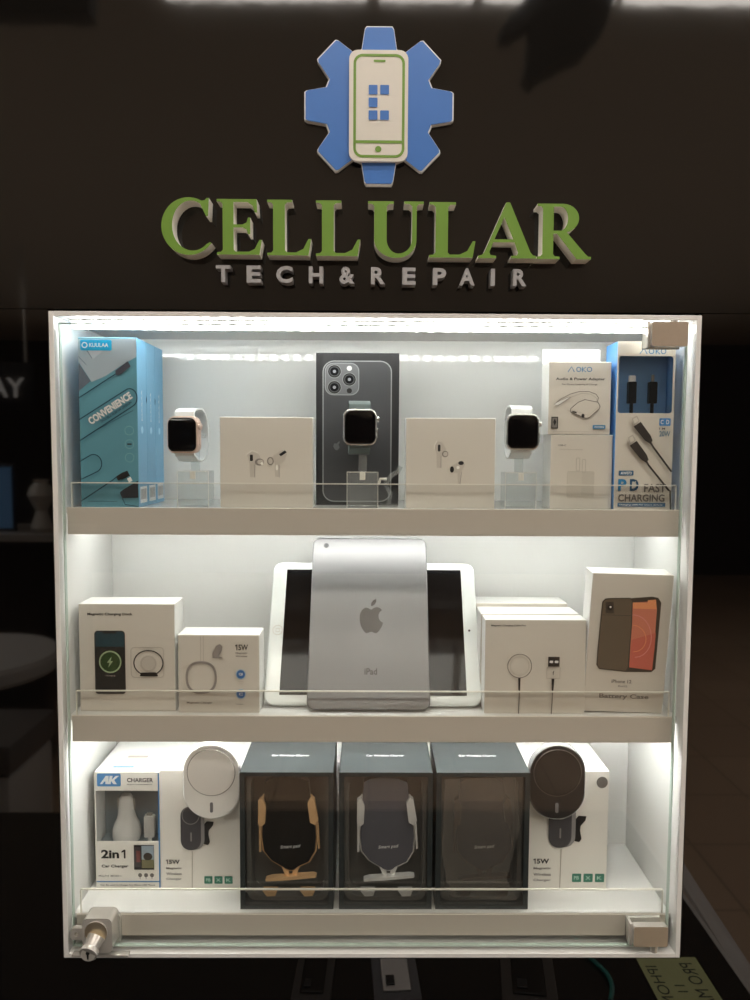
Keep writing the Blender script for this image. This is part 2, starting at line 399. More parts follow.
small = [('T', -.1605, -.1490, 'at the left end'), ('E', -.1390, -.1275, 'just after the T'), ('C', -.1175, -.1040, 'between E and H'), ('H', -.0945, -.0820, 'just before the ampersand'), ('&', -.0725, -.0600, 'between H and R'),
         ('R', -.0505, -.0385, 'just after the ampersand'), ('E', -.0285, -.0180, 'under the U'), ('P', -.0070 + .0010, .0060 - .0005, 'after the second E'), ('A', .0110 + .0005, .0250, 'just before the I'), ('I', .0330, .0362, 'thin, between A and R'), ('R', .0480, .0600, 'last, at the right end')]
# centres measured off the sign
small = [('T', 216, 230, 'at the left end'), ('E', 246, 260, 'just after the T'), ('C', 275, 291, 'between E and H'), ('H', 307, 321, 'just before the ampersand'), ('&', 337, 352, 'between H and R'),
         ('R', 368, 382, 'just after the ampersand'), ('E', 399, 412, 'between R and P'), ('P', 429, 442, 'between E and A'), ('A', 455, 470, 'just before the I'), ('I', 486, 490, 'thin, between A and R'), ('R', 508, 521, 'last, at the right end')]
for ch, pa, pb, d in small:
    xa = (pa - 373.6) * .001005; xb = (pb - 373.6) * .001005
    vs, fs, _ = text_geo(ch, .035, .5)
    g = G(); hh = .0165
    g.add([((v[0] + .5) * (xb - xa), -.0072 - v[2] * .0142, (v[1] + .5) * hh) for v in vs], fs, SILV)
    o = g.build('sign_letter', None, smooth=False); o.location = (xa, 0, .7075 - (xa + .16) * .006 + Z0)
    tag(o, f'small silver {"ampersand" if ch == "&" else "letter " + ch} in the lower line, {d}', 'sign letter', 'silver letters of the sign')

em = thing('sign_emblem', 'raised blue gear emblem with a white phone on it above the green letters', 'emblem', (.0015, 0, .8805))
def gear(s):
    out = []
    R1, R0 = .0738 + s, .0545 + s
    for k in range(8):
        a = 90 - k * 45
        ht = 11.3; hb = 18.3
        hw = R1 * math.sin(R(ht)); 
        for (r_, da) in ((R0, -hb), (R1 - .002, -ht), (R1, -ht + 1.6), (R1, ht - 1.6), (R1 - .002, ht), (R0, hb)):
            t = R(a - da); out.append((r_ * math.cos(t), r_ * math.sin(t) * 1.03))
    return out
G().prism(gear(.0008), -.0050, 0, PLWHITE).build('gear_backing', em, smooth=False)
G().prism(gear(-.0006), -.0060, -.0051, BLUE).build('gear_face', em, smooth=False)
ph = G().prism(rr(-.0293, -.0545, .0283, .0510, .0085), -.0100, -.0061, mat('sign_phone_white', (222, 218, 208), .4), PLWHITE).build('phone_plate', em)
A = Art((245, 125, 492, 580), .0576, .1055, -.0103)
A.frame(263, 142, 478, 565, 11, GREEN, 38).rect(268, 494, 473, 506, GREEN).rect(347, 166, 397, 175, GREEN, 4).disc(368, 530, 13, GREEN)
for a, b in ((327, 268), (375, 268), (327, 320), (327, 372), (375, 372)): A.rect(a, b, a + 37, b + 39, BLUE, 3)
o = A.build('phone_drawing', ph); o.location = (-.0005, 0, -.0545)

# ------------------------------------------------------------------ cartons
def carton(t, W_, D, H_, front=CARD, side=CARDS, name='carton', bev=.0006):
    return G().box(-W_ / 2, W_ / 2, 0, D, 0, H_, side, bev, front).build(name, t, smooth=False)
S1, S2, S3 = .4811, .2591, .0391

# -- teal cable boxes, three one behind another
t = thing('cable_box', 'teal and blue cable box, front of the three at the left wall', 'box', (-.2800, .0250, S1), group='teal cable boxes on the top shelf')
Wb, Hb = .0610, .1775
carton(t, Wb, .0325, Hb, TEALBOX, SKYBOX)
A = Art((80, 338, 138, 507), Wb, Hb)
LG = mat('laptop_print', (168, 180, 190), .4); LG2 = mat('laptop_print_dark', (98, 106, 118), .4); NAVY = mat('navy_ink', (18, 62, 82), .4); CY = mat('cyan_logo', (24, 168, 218), .35)
A.poly([(80.3, 340), (137.7, 339), (137.7, 357), (122, 366), (107, 376), (93, 382), (80.3, 362)], LG)
A.poly([(80.3, 363), (92, 381), (80.3, 391)], LG2)
A.poly([(89, 349), (107, 345), (104, 352), (94, 360)], mat('laptop_key_print', (190, 198, 206), .4)).line([(89, 351), (94, 359)], .6, LG2).line([(80.3, 357), (88, 365)], .5, LG2)
A.rect(82.5, 340.5, 113.5, 351, CY, 1.5)
A.build('printed_laptop', t)
A = Art((80, 338, 138, 507), Wb, Hb, -.0012)
A.ring(87, 345.8, 3.0, 1.1, WINK).text('KUULAA', 101, 345.8, 19, 4, WINK)
A.text('CONVENIENCE', 111, 408, 50, 7.6, WINK, 33, .045).text('DOUBLE ELBOW DESIGN', 117, 411.5, 36, 2.6, NAVY, 33)
for y in (430, 443.5, 457): A.ring(129.7, y, 4.6, .5, mat('pale_teal_ink', (134, 184, 188), .4))
A.rect(127.5, 442.8, 132, 444.2, INK)
A.build('printed_lettering', t)
A = Art((80, 338, 138, 507), Wb, Hb, -.0020)
A.line([(80.4, 398), (112, 377.5), (118.5, 373.5)], 1.1, NAVY).poly([(117, 371), (129.5, 361.5), (132.5, 366.5), (122, 375), (118, 375.5)], mat('plug_print', (70, 72, 84), .4))
cap = [(131 + 7.2 * math.cos(R(a)), 397.5 + 9 * math.sin(R(a))) for a in range(-115, 66, 15)]
A.line([(80.4, 419.5)] + cap + [(80.4, 440.5)], 1.1, NAVY).line([(97, 430), (134, 410)], .5, NAVY)
cap = [(94 + 8.0 * math.cos(R(a)), 463 + 9 * math.sin(R(a))) for a in range(-120, 66, 15)]
A.line([(80.4, 461)] + cap + [(81.0, 479)], 1.0, NAVY)
A.line([(80.4, 501), (112, 480), (117, 476)], 1.1, NAVY).poly([(116, 476), (122, 472), (127.5, 470), (130, 475), (126, 477), (118, 480)], INK).poly([(127, 478), (130.5, 476), (132.5, 480), (129, 482)], WINK)
A.poly([(119.5, 492), (123, 489), (138, 480), (138, 497), (122, 497.5)], mat('dark_adapter_print', (44, 46, 54), .4)).line([(122, 498), (125, 504), (138, 506)], .8, NAVY)
A.rect(88, 500.5, 117, 501, NAVY)
A.build('printed_cable', t)
g = G(); xs = Wb / 2 + .0003                                        # white code label and small writing on the side
g.add([(xs, .004, .004), (xs, .028, .004), (xs, .028, .0215), (xs, .004, .0215)], [(0, 1, 2, 3)], WINK)
for k in range(9): g.add([(xs + .0001, .006 + k * .0022, .008), (xs + .0001, .0072 + k * .0022, .008), (xs + .0001, .0072 + k * .0022, .019), (xs + .0001, .006 + k * .0022, .019)], [(0, 1, 2, 3)], INKG)
vs, fs, _ = text_geo('KUULAA', 0); g.add([(xs, .014 - v[1] * .0035, .108 + v[0] * .032) for v in vs], fs, WINK)
g.add([(xs, .014 + .004 * math.cos(a * .5236), .082 + .004 * math.sin(a * .5236)) for a in range(12)], [tuple(range(12))], mat('pale_blue_ink', (170, 212, 236), .4))
g.build('side_label', t, smooth=False, fix=False)
dup(t, (-.2800, .0578, S1), label='teal and blue cable box, middle of the three at the left wall')
dup(t, (-.2800, .0906, S1), label='teal and blue cable box, rearmost of the three at the left wall')

# -- earphone boxes
def airbox(x, y, label, bright, W_=.0985, H_=.0960):
    t = thing('earphone_box', label, 'box', (x, y, S1))
    carton(t, W_, .026, H_)
    return t
t = airbox(-.1155, .0300, 'flat white earphone box with silver-tipped earbuds printed on it, beside the left watch', 1)
A = Art((220, 415, 313, 507), .0985, .0960)
BUDS = mat('bud_print_shade', (200, 192, 182), .4); BUDG = mat('bud_print_line', (140, 132, 126), .4); BUDW = mat('bud_print_white', (244, 240, 234), .4)
A.poly([(247, 453), (253, 449), (259, 453), (262, 459), (258, 462), (255, 464), (254.5, 476), (250, 476), (249.5, 462)], BUDS).disc(259.5, 460.5, 4.6, BUDG, 3.6).disc(260.5, 460.5, 3.2, BUDS, 2.4).rect(250, 453, 253, 459.5, INK, .8)
A.poly([(270, 457), (276, 452), (283, 448), (287, 452), (285, 459), (279, 463), (279, 476), (275, 475), (275, 462)], BUDS).poly([(279, 452.5), (285, 448.5), (287, 450.5), (281, 454.5)], INK).disc(270.5, 459.5, 3.4, BUDG, 4.2).disc(270.5, 459.5, 2.2, BUDS, 3).line([(255, 463), (254.8, 476)], .5, BUDG).line([(279.3, 463), (279.3, 476)], .5, BUDG)
A.disc(262, 462, 1.4, BUDW).disc(277, 466, 1.2, BUDW, 3).line([(246.5, 453), (252, 449), (258, 451)], .6, BUDW)
A.build('printed_earbuds', t)
t = airbox(.0800, .0300, 'flat white earphone box with two short-stemmed earbuds printed on it, beside the right watch', 1, .0950)
A = Art((406, 416, 495, 507), .0950, .0960)
A.poly([(434, 444), (437, 439), (442, 440), (446, 447), (444, 452), (441, 455), (440.8, 466), (436.8, 466), (436.5, 452)], BUDS).rect(437.7, 442.5, 440.3, 449.5, INK, 1.2).disc(445, 452, 3.2, BUDG).disc(445.3, 452, 2.2, BUDS).line([(441, 454), (441, 466)], .5, BUDG)
A.poly([(449, 466), (452, 463.5), (462, 458), (465, 462), (462, 469), (460.5, 471), (460, 482), (458, 482), (457.5, 471), (452, 471)], BUDS).disc(461, 461, 2.8, INK, 2.0).disc(452, 467.5, 2.0, INK, 3.2).line([(461.5, 470), (460.2, 482)], .5, BUDG)
A.line([(434, 447), (434.5, 443), (437, 438.6)], .6, BUDW).disc(458, 465.5, 1.6, BUDW)
A.build('printed_earbuds', t)

# -- phone box, dark, with the printed back of a phone
Wp, Hp = .0925, .1690
t = thing('phone_box', 'tall black phone box with a grey three-lens phone printed on it, behind the middle watch', 'box', (-.0197, .0720, S1))
BXB = mat('black_phone_box', (48, 48, 50), .3)
carton(t, Wp, .030, Hp, BXB, BXB)
A = Art((53, 75, 662, 1230), Wp, Hp)                               # tenths of a photo pixel or so
GRAP = mat('graphite_print', (88, 89, 92), .28, .35, var=.03); GRAL = mat('graphite_rim_print', (168, 170, 172), .3, .3); GRAM = mat('graphite_module_print', (126, 128, 132), .3, .3); LENS = mat('lens_print', (30, 31, 34), .2)
A.rect(101, 133, 608, 1205, GRAL, 84).rect(109, 141, 600, 1197, GRAP, 78)
A.rect(118, 150, 369, 394, GRAL, 62).rect(124, 156, 363, 388, GRAM, 58)
for x, y in ((188, 215), (297, 275), (188, 335)):
    A.disc(x, y, 51, GRAL).disc(x, y, 47, INK).disc(x, y, 38, GRAP).disc(x, y, 31, LENS).disc(x, y, 12, mat('lens_glint_print', (150, 152, 158), .3))
A.disc(297, 192, 19, WINK).disc(297, 360, 19, INK)
A.poly([(205, 760), (225, 740), (228, 752), (218, 768), (228, 790), (210, 812), (192, 806), (180, 780), (188, 758)], GRAM)
A.build('printed_phone', t)

# -- watches on clear stands
def rr3(g, w, h, r, y0, y1, m, zc=0): g.prism(rr(-w / 2, zc - h / 2, w / 2, zc + h / 2, r, 8), y0, y1, m)
def watch(loc, rot, label, case, band, tilt=0, loop=(.017, .026), bw=.0225):
    t = thing('smart_watch', label, 'watch', loc, rot)
    g = G(); w, h = .0362, .0392
    # case with rounded edges: stacked outlines
    prof = [(-.0052, -.0016), (-.0046, -.0004), (-.0035, 0), (.0030, 0), (.0045, -.0010), (.0052, -.0030)]
    rings = [[(a, y, b) for a, b in rr(-w / 2 - s, -h / 2 - s, w / 2 + s, h / 2 + s, .0085 + s, 8)] for y, s in prof]
    n = len(rings[0]); g.add([p for q in rings for p in q], [(i * n + k, i * n + (k + 1) % n, (i + 1) * n + (k + 1) % n, (i + 1) * n + k) for i in range(5) for k in range(n)] + [tuple(range(n)), tuple(range(5 * n, 6 * n))], case)
    g.build('case', t)
    g = G(); prof = [(-.0060, -.0042), (-.0056, -.0022), (-.0050, -.0016)]
    rings = [[(a, y, b) for a, b in rr(-w / 2 - s, -h / 2 - s, w / 2 + s, h / 2 + s, .0085 + s, 8)] for y, s in prof]
    g.add([p for q in rings for p in q], [(i * n + k, i * n + (k + 1) % n, (i + 1) * n + (k + 1) % n, (i + 1) * n + k) for i in range(2) for k in range(n)] + [tuple(range(n))], SCREEN)
    g.build('screen', t)
    G().cyl((w / 2 - .0002, -.001, .0085), (w / 2 + .0020, -.001, .0085), .0034, case).build('crown', t)
    G().prism(rr(-.0035, -.0110, .0035, -.0010, .0018), w / 2 - .0005, w / 2 + .0009, case, fn=lambda a, y, b: (y, a * .35 - .001, b)).build('side_button', t)
    # band: a ribbon loop behind the case
    a_, b_ = loop
    # loop runs from the top of the case, back, and under to its bottom
    pts = [(.0010, h / 2 - .004), (.0012, h / 2 + .0030)] + [(.0010 + a_ * (1 - math.cos(R(v))), (h / 2 + .003) * math.cos(0) * (1 if v < 90 else 1) * (math.cos(R(v * 1.0 - 0)) if v > 90 else 1 + .0 * v) + (.0055 * math.sin(R(v)) if v <= 90 else 0)) for v in range(15, 91, 15)]
    top = pts[-1]
    pts += [(.0010 + a_ + a_ * math.sin(R(v)), top[1] * math.cos(R(v))) for v in range(12, 181, 12)]
    pts += [(.0010 + a_ * (1 + math.sin(R(v))) - a_ * 0, -(top[1]) * 1.0) for v in (0,)][:0]
    last = pts[-1]
    pts += [(last[0] - a_ * .5, last[1] + .001), (.0012, -h / 2 - .0020), (.0010, -h / 2 + .004)]
    th = .0018; g = G(); vs = []
    P = [Vector(p) for p in pts]
    for i, p in enumerate(P):
        d = (P[min(i + 1, len(P) - 1)] - P[max(i - 1, 0)]).normalized(); nn = Vector((-d.y, d.x)) * th / 2
        for sx in (-1, 1):
            for q in ((p + nn), (p - nn)): vs.append((sx * bw / 2, q.x, q.y))
    N = len(P); fs = []
    for i in range(N - 1):
        a = i * 4; b = a + 4
        fs += [(a, b, b + 2, a + 2), (a + 1, a + 3, b + 3, b + 1), (a, a + 1, b + 1, b), (a + 2, b + 2, b + 3, a + 3)]
    fs += [(0, 2, 3, 1), ((N - 1) * 4, (N - 1) * 4 + 1, (N - 1) * 4 + 3, (N - 1) * 4 + 2)]
    g.add(vs, fs, band); g.build('band', t)
    return t
def stand(x, y, zt, label):
    """clear acrylic block with an upright post and a small pad that the watch hangs on"""
    t = thing('watch_stand', label, 'stand', (x, y, S1), group='clear acrylic watch stands')
    G().box(-.0165, .0165, 0, .030, 0, .0385, ACRS, .0008).build('block', t, smooth=False, fix=False)
    G().box(-.0045, .0045, .012, .016, .0385, zt, ACRS, .0004).build('post', t, smooth=False, fix=False)
    G().box(-.0100, .0100, .010, .022, zt, zt + .0035, ACRS, .0006).build('pad', t, smooth=False, fix=False)
    e = G().box(-.0168, .0168, -.0003, .0004, .0380, .0388, ACRE).box(-.0168, -.0162, -.0003, .0004, 0, .0388, ACRE).box(.0162, .0168, -.0003, .0004, 0, .0388, ACRE)
    e.box(-.003, .003, -.0006, .0004, .030, .0380, ACRE, .0003); e.build('polished_edge', t, smooth=False)
    return t
WB = mat('white_silicone', (238, 240, 240), .5); GB = mat('dark_green_silicone', (92, 104, 104), .55)
PG = mat('gold_aluminium', (236, 210, 198), .3, .5); SVA = mat('silver_aluminium', (214, 214, 214), .25, .8)
stand(-.1945, .0330, .074, 'clear acrylic watch stand under the white-banded watch near the teal boxes')
watch((-.2030, .0330, .5580), (0, 0, R(-14)), 'gold-rimmed smart watch with white band turned beside the teal cable boxes', PG, WB)
stand(-.0135, .0300, .080, 'clear acrylic watch stand in front of the black phone box')
watch((-.0165, .0330, .5670), (0, 0, R(4)), 'silver smart watch with dark grey-green band in front of the black phone box', SVA, GB)
stand(.1560, .0330, .077, 'clear acrylic watch stand under the white-banded watch by the adapter boxes')
watch((.1560, .0330, .5630), (0, 0, R(3)), 'silver smart watch with white band next to the audio adapter box', SVA, WB)

# small clear hook left beside the middle stand
t = thing('acrylic_hook', 'small clear plastic hook ornament on the shelf in front of the black phone box', 'hook', (.0150, .0520, S1))
g = G(); g.box(-.010, .010, 0, .012, 0, .003, ACRS, .0006)
g.tube([(0, .006, .003), (.002, .006, .014), (-.004, .006, .024), (.003, .006, .034), (.010, .006, .038), (.013, .006, .044)], .0028, ACRS, 10)
g.build('hook', t, fix=False); G().tube([(-.002, .006, .030), (-.009, .006, .030), (-.011, .006, .024)], .0016, ACRE, 8).build('tip', t)

# -- power adapter box below, audio adapter box above, cable box with a window
Wq = .0660
t = thing('power_adapter_box', 'plain white power adapter box under the audio adapter box', 'box', (.2195, .0300, S1))
carton(t, Wq, .035, .0790)
A = Art((549, 434, 612, 506), Wq, .0790)
A.text('USB-C', 560.5, 444, 8, 1.8, INKG, 0, .02).text('20W Power Adapter', 570, 448.2, 24, 1.7, INKL, 0, .01)
FAINT = mat('faint_print', (198, 191, 180), .4)
A.rect(566, 469, 594, 494, FAINT, 2).rect(567, 470, 581, 493, mat('faint_print_light', (205, 198, 187), .4)).frame(575, 456, 579, 469, .6, INKL, .8).frame(581, 457.5, 585, 470.5, .6, INKL, .8).line([(566, 494.5), (608, 494.5)], .5, FAINT)
A.build('printed_adapter', t)
t = thing('audio_adapter_box', 'white audio and power adapter box with hanging tab on top of the plain white box', 'box', (.2160, .0300, S1 + .0794))
carton(t, Wq, .033, .0765)
G().prism([(-.0325, .060), (.0305, .060), (.0305, .0935), (-.0325, .0935)], .0331, .0339, CARDS, holes=[[(-.0100, .0805), (.0100, .0805), (.0100, .0835), (.0045, .0860), (0, .0885), (-.0045, .0860), (-.0100, .0835)]]).build('hanging_tab', t, smooth=False)
A = Art((152, 155, 665, 765), Wq, .0765)                            # zoomed-crop units
AB = mat('logo_blue', (52, 128, 178), .4)
A.line([(308, 240), (335, 196), (360, 240)], 7, AB).ring(395, 218, 20, 6, AB, 21).line([(425, 197), (425, 240)], 7, AB).line([(455, 197), (428, 219), (455, 240)], 6, AB).ring(483, 218, 22, 6, AB, 21)
A.text('Audio & Power Adapter', 411, 301, 405, 28, INK, 0, .015).text('For Phone Listening & Charge', 405, 345, 290, 16, INKG)
A.build('printed_title', t)
A = Art((152, 155, 665, 765), Wq, .0765, -.0010)
A.line([(205, 510), (245, 470), (330, 425), (400, 404), (480, 402), (540, 425), (562, 455), (550, 495)], 5, INKG).line([(225, 522), (270, 500), (340, 450), (420, 418), (500, 425), (548, 462), (545, 498)], 4, INKL)
A.poly([(330, 548), (395, 490), (450, 468), (560, 490), (580, 525), (575, 545), (490, 625), (460, 632), (335, 580)], INKG).poly([(336, 550), (398, 495), (452, 474), (556, 495), (573, 527), (569, 543), (488, 619), (462, 625), (341, 575)], CARD)
A.line([(336, 552), (455, 596), (490, 596), (572, 528)], 3, INKL).poly([(345, 564), (382, 574), (386, 588), (349, 578)], INK).disc(437, 607, 13, INK, 17)
A.poly([(200, 508), (245, 480), (300, 455), (330, 450), (290, 480), (235, 518), (210, 522)], mat('plug_print_white', (240, 238, 234), .4)).line([(200, 508), (245, 480), (300, 455), (330, 450), (290, 480), (235, 518), (210, 522), (200, 508)], 3, INKG)
A.rect(176, 616, 232, 716, INK, 3).rect(183, 624, 225, 708, mat('cert_print', (130, 124, 120), .4)).poly([(204, 632), (218, 660), (204, 692), (192, 660)], INK)
A.rect(518, 684, 624, 716, AB, 8).text('LIGHTNING', 571, 700, 84, 14, WINK, 0, .01).text('Compatible with Lightning devices charging and listening', 385, 742, 380, 12, INKL)
A.build('printed_adapter', t)

Wd, Hd = .0610, .1770
PDB = mat('cable_box_blue', (82, 142, 204), .4)
t = thing('cable_box', 'tall white and blue fast charging cable box with window against the right wall', 'box', (.2840, .0250, S1))
A0 = Art((614, 340, 672, 508), Wd, Hd)
wx0, wx1, wz0, wz1 = A0.X(615.5), A0.X(670), A0.Z(411), A0.Z(354.5)
g = G(); g.prism([(-Wd / 2, 0), (Wd / 2, 0), (Wd / 2, Hd), (-Wd / 2, Hd)], 0, .0006, CARD, CARD, [rr(wx0, wz0, wx1, wz1, .003)])
g.box(-Wd / 2, -Wd / 2 + .0006, .0006, .038, 0, Hd, PDB).box(Wd / 2 - .0006, Wd / 2, .0006, .038, 0, Hd, PDB).box(-Wd / 2, Wd / 2, .0374, .038, 0, Hd, PDB)
g.box(-Wd / 2, Wd / 2, .0006, .038, Hd - .0006, Hd, CARD).box(-Wd / 2, Wd / 2, .0006, .038, 0, .0006, CARD)
g.build('carton', t, smooth=False)
G().box(-Wd / 2 + .001, Wd / 2 - .001, .020, .0205, wz0 - .02, Hd - .001, mat('cable_insert_blue', (132, 176, 222), .4)).build('blue_insert', t, smooth=False)
G().box(wx0 - .001, wx1 + .001, .0007, .0010, wz0 - .001, wz1 + .001, FILM).build('window', t, smooth=False, fix=False)
A = A0
A.line([(636, 352.5), (640, 347), (643.5, 352.5)], .9, AB).ring(647.6, 349.8, 2.7, .8, AB).line([(652.3, 347), (652.3, 352.5)], .9, AB).line([(656, 347), (653, 349.8), (656, 352.5)], .8, AB).ring(659.6, 349.8, 2.7, .8, AB)
A.rect(657.5, 416, 669, 423.5, PDB, 1).text('C', 660.3, 419.7, 3, 4.5, WINK, 0, .03).text('D', 666, 419.7, 3, 4.5, WINK, 0, .03).text('1 M', 660.5, 426.3, 6, 2, INKG, 0, .03).text('20W', 663.3, 431.5, 11, 5.6, mat('steel_blue_ink', (108, 136, 158), .4), 0, .015)
A.rect(618, 468.5, 633, 473.5, mat('slate_blue_ink', (64, 104, 140), .4), .8).text('AW073', 625.5, 471, 11, 3, WINK, 0, .02)
A.text('P', 622, 483, 8.5, 12, AB, 0, .035).text('D', 634, 483, 9, 12, mat('navy_print', (38, 84, 120), .4), 0, .035).poly([(635, 479), (632.6, 484), (634.4, 484), (633.4, 488), (636, 482.6), (634.4, 482.6), (635.8, 479)], CARD)
A.text('FAST', 655, 486, 22, 8.5, INKG, 0, .01).text('CHARGING', 641.5, 496, 47, 7.5, INKG, 0, .012).rect(617.5, 501, 666, 504.8, mat('slate_blue_ink', (64, 104, 140), .4), .6).text('Charging cable for smart devices', 641, 503, 44, 1.8, WINK)
A.build('printed_lettering', t)
A = Art((614, 340, 672, 508), Wd, Hd, -.0030)
DK = mat('plug_drawing', (58, 52, 50), .4)
for (dx, dy) in ((0, 0), (-3.5, 19)):
    a, b = 631 + dx, 424.5 + dy
    A.poly([(a, b), (a + 7, b - 4.8), (a + 17.5, b + 9), (a + 19.5, b + 14), (a + 17, b + 17), (a + 12, b + 14)], DK).poly([(a - 2, b - 8), (a + 3, b - 11), (a + 6, b - 5.5), (a + .5, b - 1)], INKL)
    A.poly([(a - 1, b - 7.5), (a + 2.6, b - 9.6), (a + 4.8, b - 5.6), (a + 1, b - 2.6)], CARD)
    A.line([(a + 15.5, b + 13), (a + 20, b + 20), (670.5, b + 45 + (3 if dy else 0))] if not dy else [(a + 15.5, b + 13), (a + 20, b + 20), (a + 41, b + 45)], 1.9, DK)
A.line([(669.4, 488), (670.5, 507.5)], 1.6, DK)
A.build('printed_cable', t)
for lx, lab, white in ((632, 'dark cable plug with a pale tip, left one in the blue window', 1), (653, 'slim dark cable plug in the blue window, nearer the wall', 0)):
    p = thing('cable_plug', lab, 'cable', (.2840 + A0.X(lx), .034, S1 + A0.Z(410.5) ), group='plugs in the blue cable box window')
    g = G(); g.tube([(0, 0, -.004), (0, 0, .012)], .0019, BLKPL, 10); g.build('cord', p)
    G().prism(rr(-.0042, .010, .0042, .033, .0012), -.003, .003, BLKPL).build('grip', p)
    if white: G().prism(rr(-.0034, .0330, .0034, .0395, .0006), -.0015, .0015, PLWHITE).build('tip', p)
    else: G().prism(rr(-.0012, .0330, .0012, .0405, .0006), -.0015, .0015, CHROME).build('tip', p)

# ------------------------------------------------------------------ middle shelf
t = thing('charging_dock_box', 'white charging dock box with a dark phone printed on it at the left wall', 'box', (-.2665, .0300, S2))
Wm, Hm = .1030, .1175
carton(t, Wm, .038, Hm)
A = Art((65, 85, 660, 757), Wm, Hm)
A.text('Magnetic Charging Dock', 260, 150, 280, 22, INK, 0, .0)
A.build('printed_title', t)
A = Art((65, 85, 660, 757), Wm, Hm, -.001)
PB = mat('printed_phone_frame', (62, 60, 60), .4); P1 = mat('printed_phone_teal', (36, 66, 76), .35); P2 = mat('printed_phone_dark', (38, 40, 40), .35); P3 = mat('printed_green', (52, 76, 42), .4); P4 = mat('printed_ring', (156, 178, 140), .4)
A.rect(162, 250, 352, 648, PB, 22).rect(168, 258, 346, 360, P1, 16).rect(168, 350, 346, 640, P2, 8).rect(215, 250, 300, 268, INK, 6)
A.disc(258, 445, 60, P3).ring(258, 445, 70, 9, P4).poly([(268, 412), (238, 450), (254, 450), (246, 480), (276, 440), (260, 440)], P4).text('Charging', 258, 532, 60, 9, INKL)
A.build('printed_phone', t)
A = Art((65, 85, 660, 757), Wm, Hm, -.001)
A.frame(385, 352, 592, 545, 4, INKL, 26).ring(495, 452, 94, 7, INK, 82).disc(495, 455, 52, BUDS).ring(495, 455, 46, 4, INKL).poly([(440, 535), (450, 512), (540, 510), (556, 535)], INK)
A.build('printed_dock', t)

t = thing('wireless_charger_box', 'small white fifteen watt charger box between the dock box and the tablets', 'box', (-.1670, .0250, S2))
Wc, Hc = .0875, .0855
carton(t, Wc, .034, Hc, bev=.001)
A = Art((45, 95, 552, 578), Wc, Hc)
A.one(401, 154, 415, 190, INK).text('5W', 451, 172, 60, 36, INK, 0, .02).text('Magnetic', 440, 207, 72, 11, INKG).text('Wireless', 440, 226, 72, 11, INKG).text('Magnetic Charger', 178, 515, 160, 16, INKG)
A.build('printed_lettering', t)
A = Art((45, 95, 552, 578), Wc, Hc, -.001)
A.line([(187, 97), (187, 255)], 3, INKL).line([(205, 97), (205, 255)], 3, INKL)
RG = mat('ring_print', (148, 140, 136), .4)
sq = lambda r, n=48: [(190 + r * abs(math.cos(2 * math.pi * i / n)) ** .82 * (1 if math.cos(2 * math.pi * i / n) > 0 else -1), 357 + (r + 4) * abs(math.sin(2 * math.pi * i / n)) ** .82 * (1 if math.sin(2 * math.pi * i / n) > 0 else -1)) for i in range(n)]
A.poly(sq(97), RG, [sq(83)])
A.poly([(262, 205), (285, 160), (308, 150), (324, 165), (318, 195), (300, 225), (322, 232), (318, 238), (262, 236)], RG)
BIC = mat('blue_icon', (58, 112, 176), .4)
for y in (336, 458): A.disc(436, y, 32, mat('pale_blue_halo', (176, 198, 214), .4)).disc(436, y, 26, BIC).text('QI' if y < 400 else 'C', 436, y, 24, 18, WINK, 0, .02)
A.text('Rated', 436, 380, 36, 9, INKL).text('5W-15W', 436, 395, 30, 7, INKL).text('Safety', 430, 521, 44, 8, INKG)
A.build('printed_charger', t)

# tablets
ALW = mat('white_tablet_glass', (226, 230, 228), .12, var=.005); ALS = mat('silver_tablet_metal', (124, 123, 124), .40, .85, var=.02, bump=.02, bscale=400)
def slab(g, w, h, r, th, m, zc):
    prof = [(0, -.0012), (.0006, -.0003), (.0016, 0), (th - .0022, 0), (th - .0006, -.0010), (th, -.0030)]
    rings = [[(a, y, b) for a, b in rr(-w / 2 - s, zc - h / 2 - s, w / 2 + s, zc + h / 2 + s, r + s, 8)] for y, s in prof]
    n = len(rings[0]); g.add([p for q in rings for p in q], [(i * n + k, i * n + (k + 1) % n, (i + 1) * n + (k + 1) % n, (i + 1) * n + k) for i in range(5) for k in range(n)] + [tuple(range(n)), tuple(range(5 * n, 6 * n))], m)
t = thing('tablet', 'large white tablet lying on its long side with a dark screen behind the silver one', 'tablet', (-.0010, .0370, S2 + .0044), (R(-31.6), 0, R(-.5)))
g = G(); slab(g, .2400, .1695, .0110, .0075, ALW, .0848); g.build('body', t)
G().box(-.1035, .1035, -.0006, .0002, .0110, .1600, mat('tablet_screen_glass', (12, 11, 12), .05, ior=1.22)).build('screen', t, smooth=False)
g = G(); g.prism(circ(-.1100, .0850, .0058, 32), -.0004, .0002, BUDS, holes=[circ(-.1100, .0850, .0053, 32)]); g.prism(rr(-.1122, .0828, -.1078, .0872, .001), -.0004, .0002, BUDS, holes=[rr(-.1118, .0832, -.1082, .0868, .0008)]); g.build('home_button', t, smooth=False)
G().prism(circ(.1100, .0855, .0013, 16), -.0004, .0002, INK).build('camera', t, smooth=False)
t = thing('tablet', 'small silver tablet standing upright with its metal back and fruit mark to the front', 'tablet', (-.0060, .0255, S2 + .0038), (R(-29), 0, R(-.4)))
g = G(); slab(g, .1347, .2000, .0085, .0072, ALS, .1000); g.build('body', t)
A = Art((308, 538, 428, 713), .1347, .2000, -.0003)
MIR = mat('mirror_mark', (64, 60, 57), .25, .3)
ax, ay, s = 370.0, 619.5, 1.0
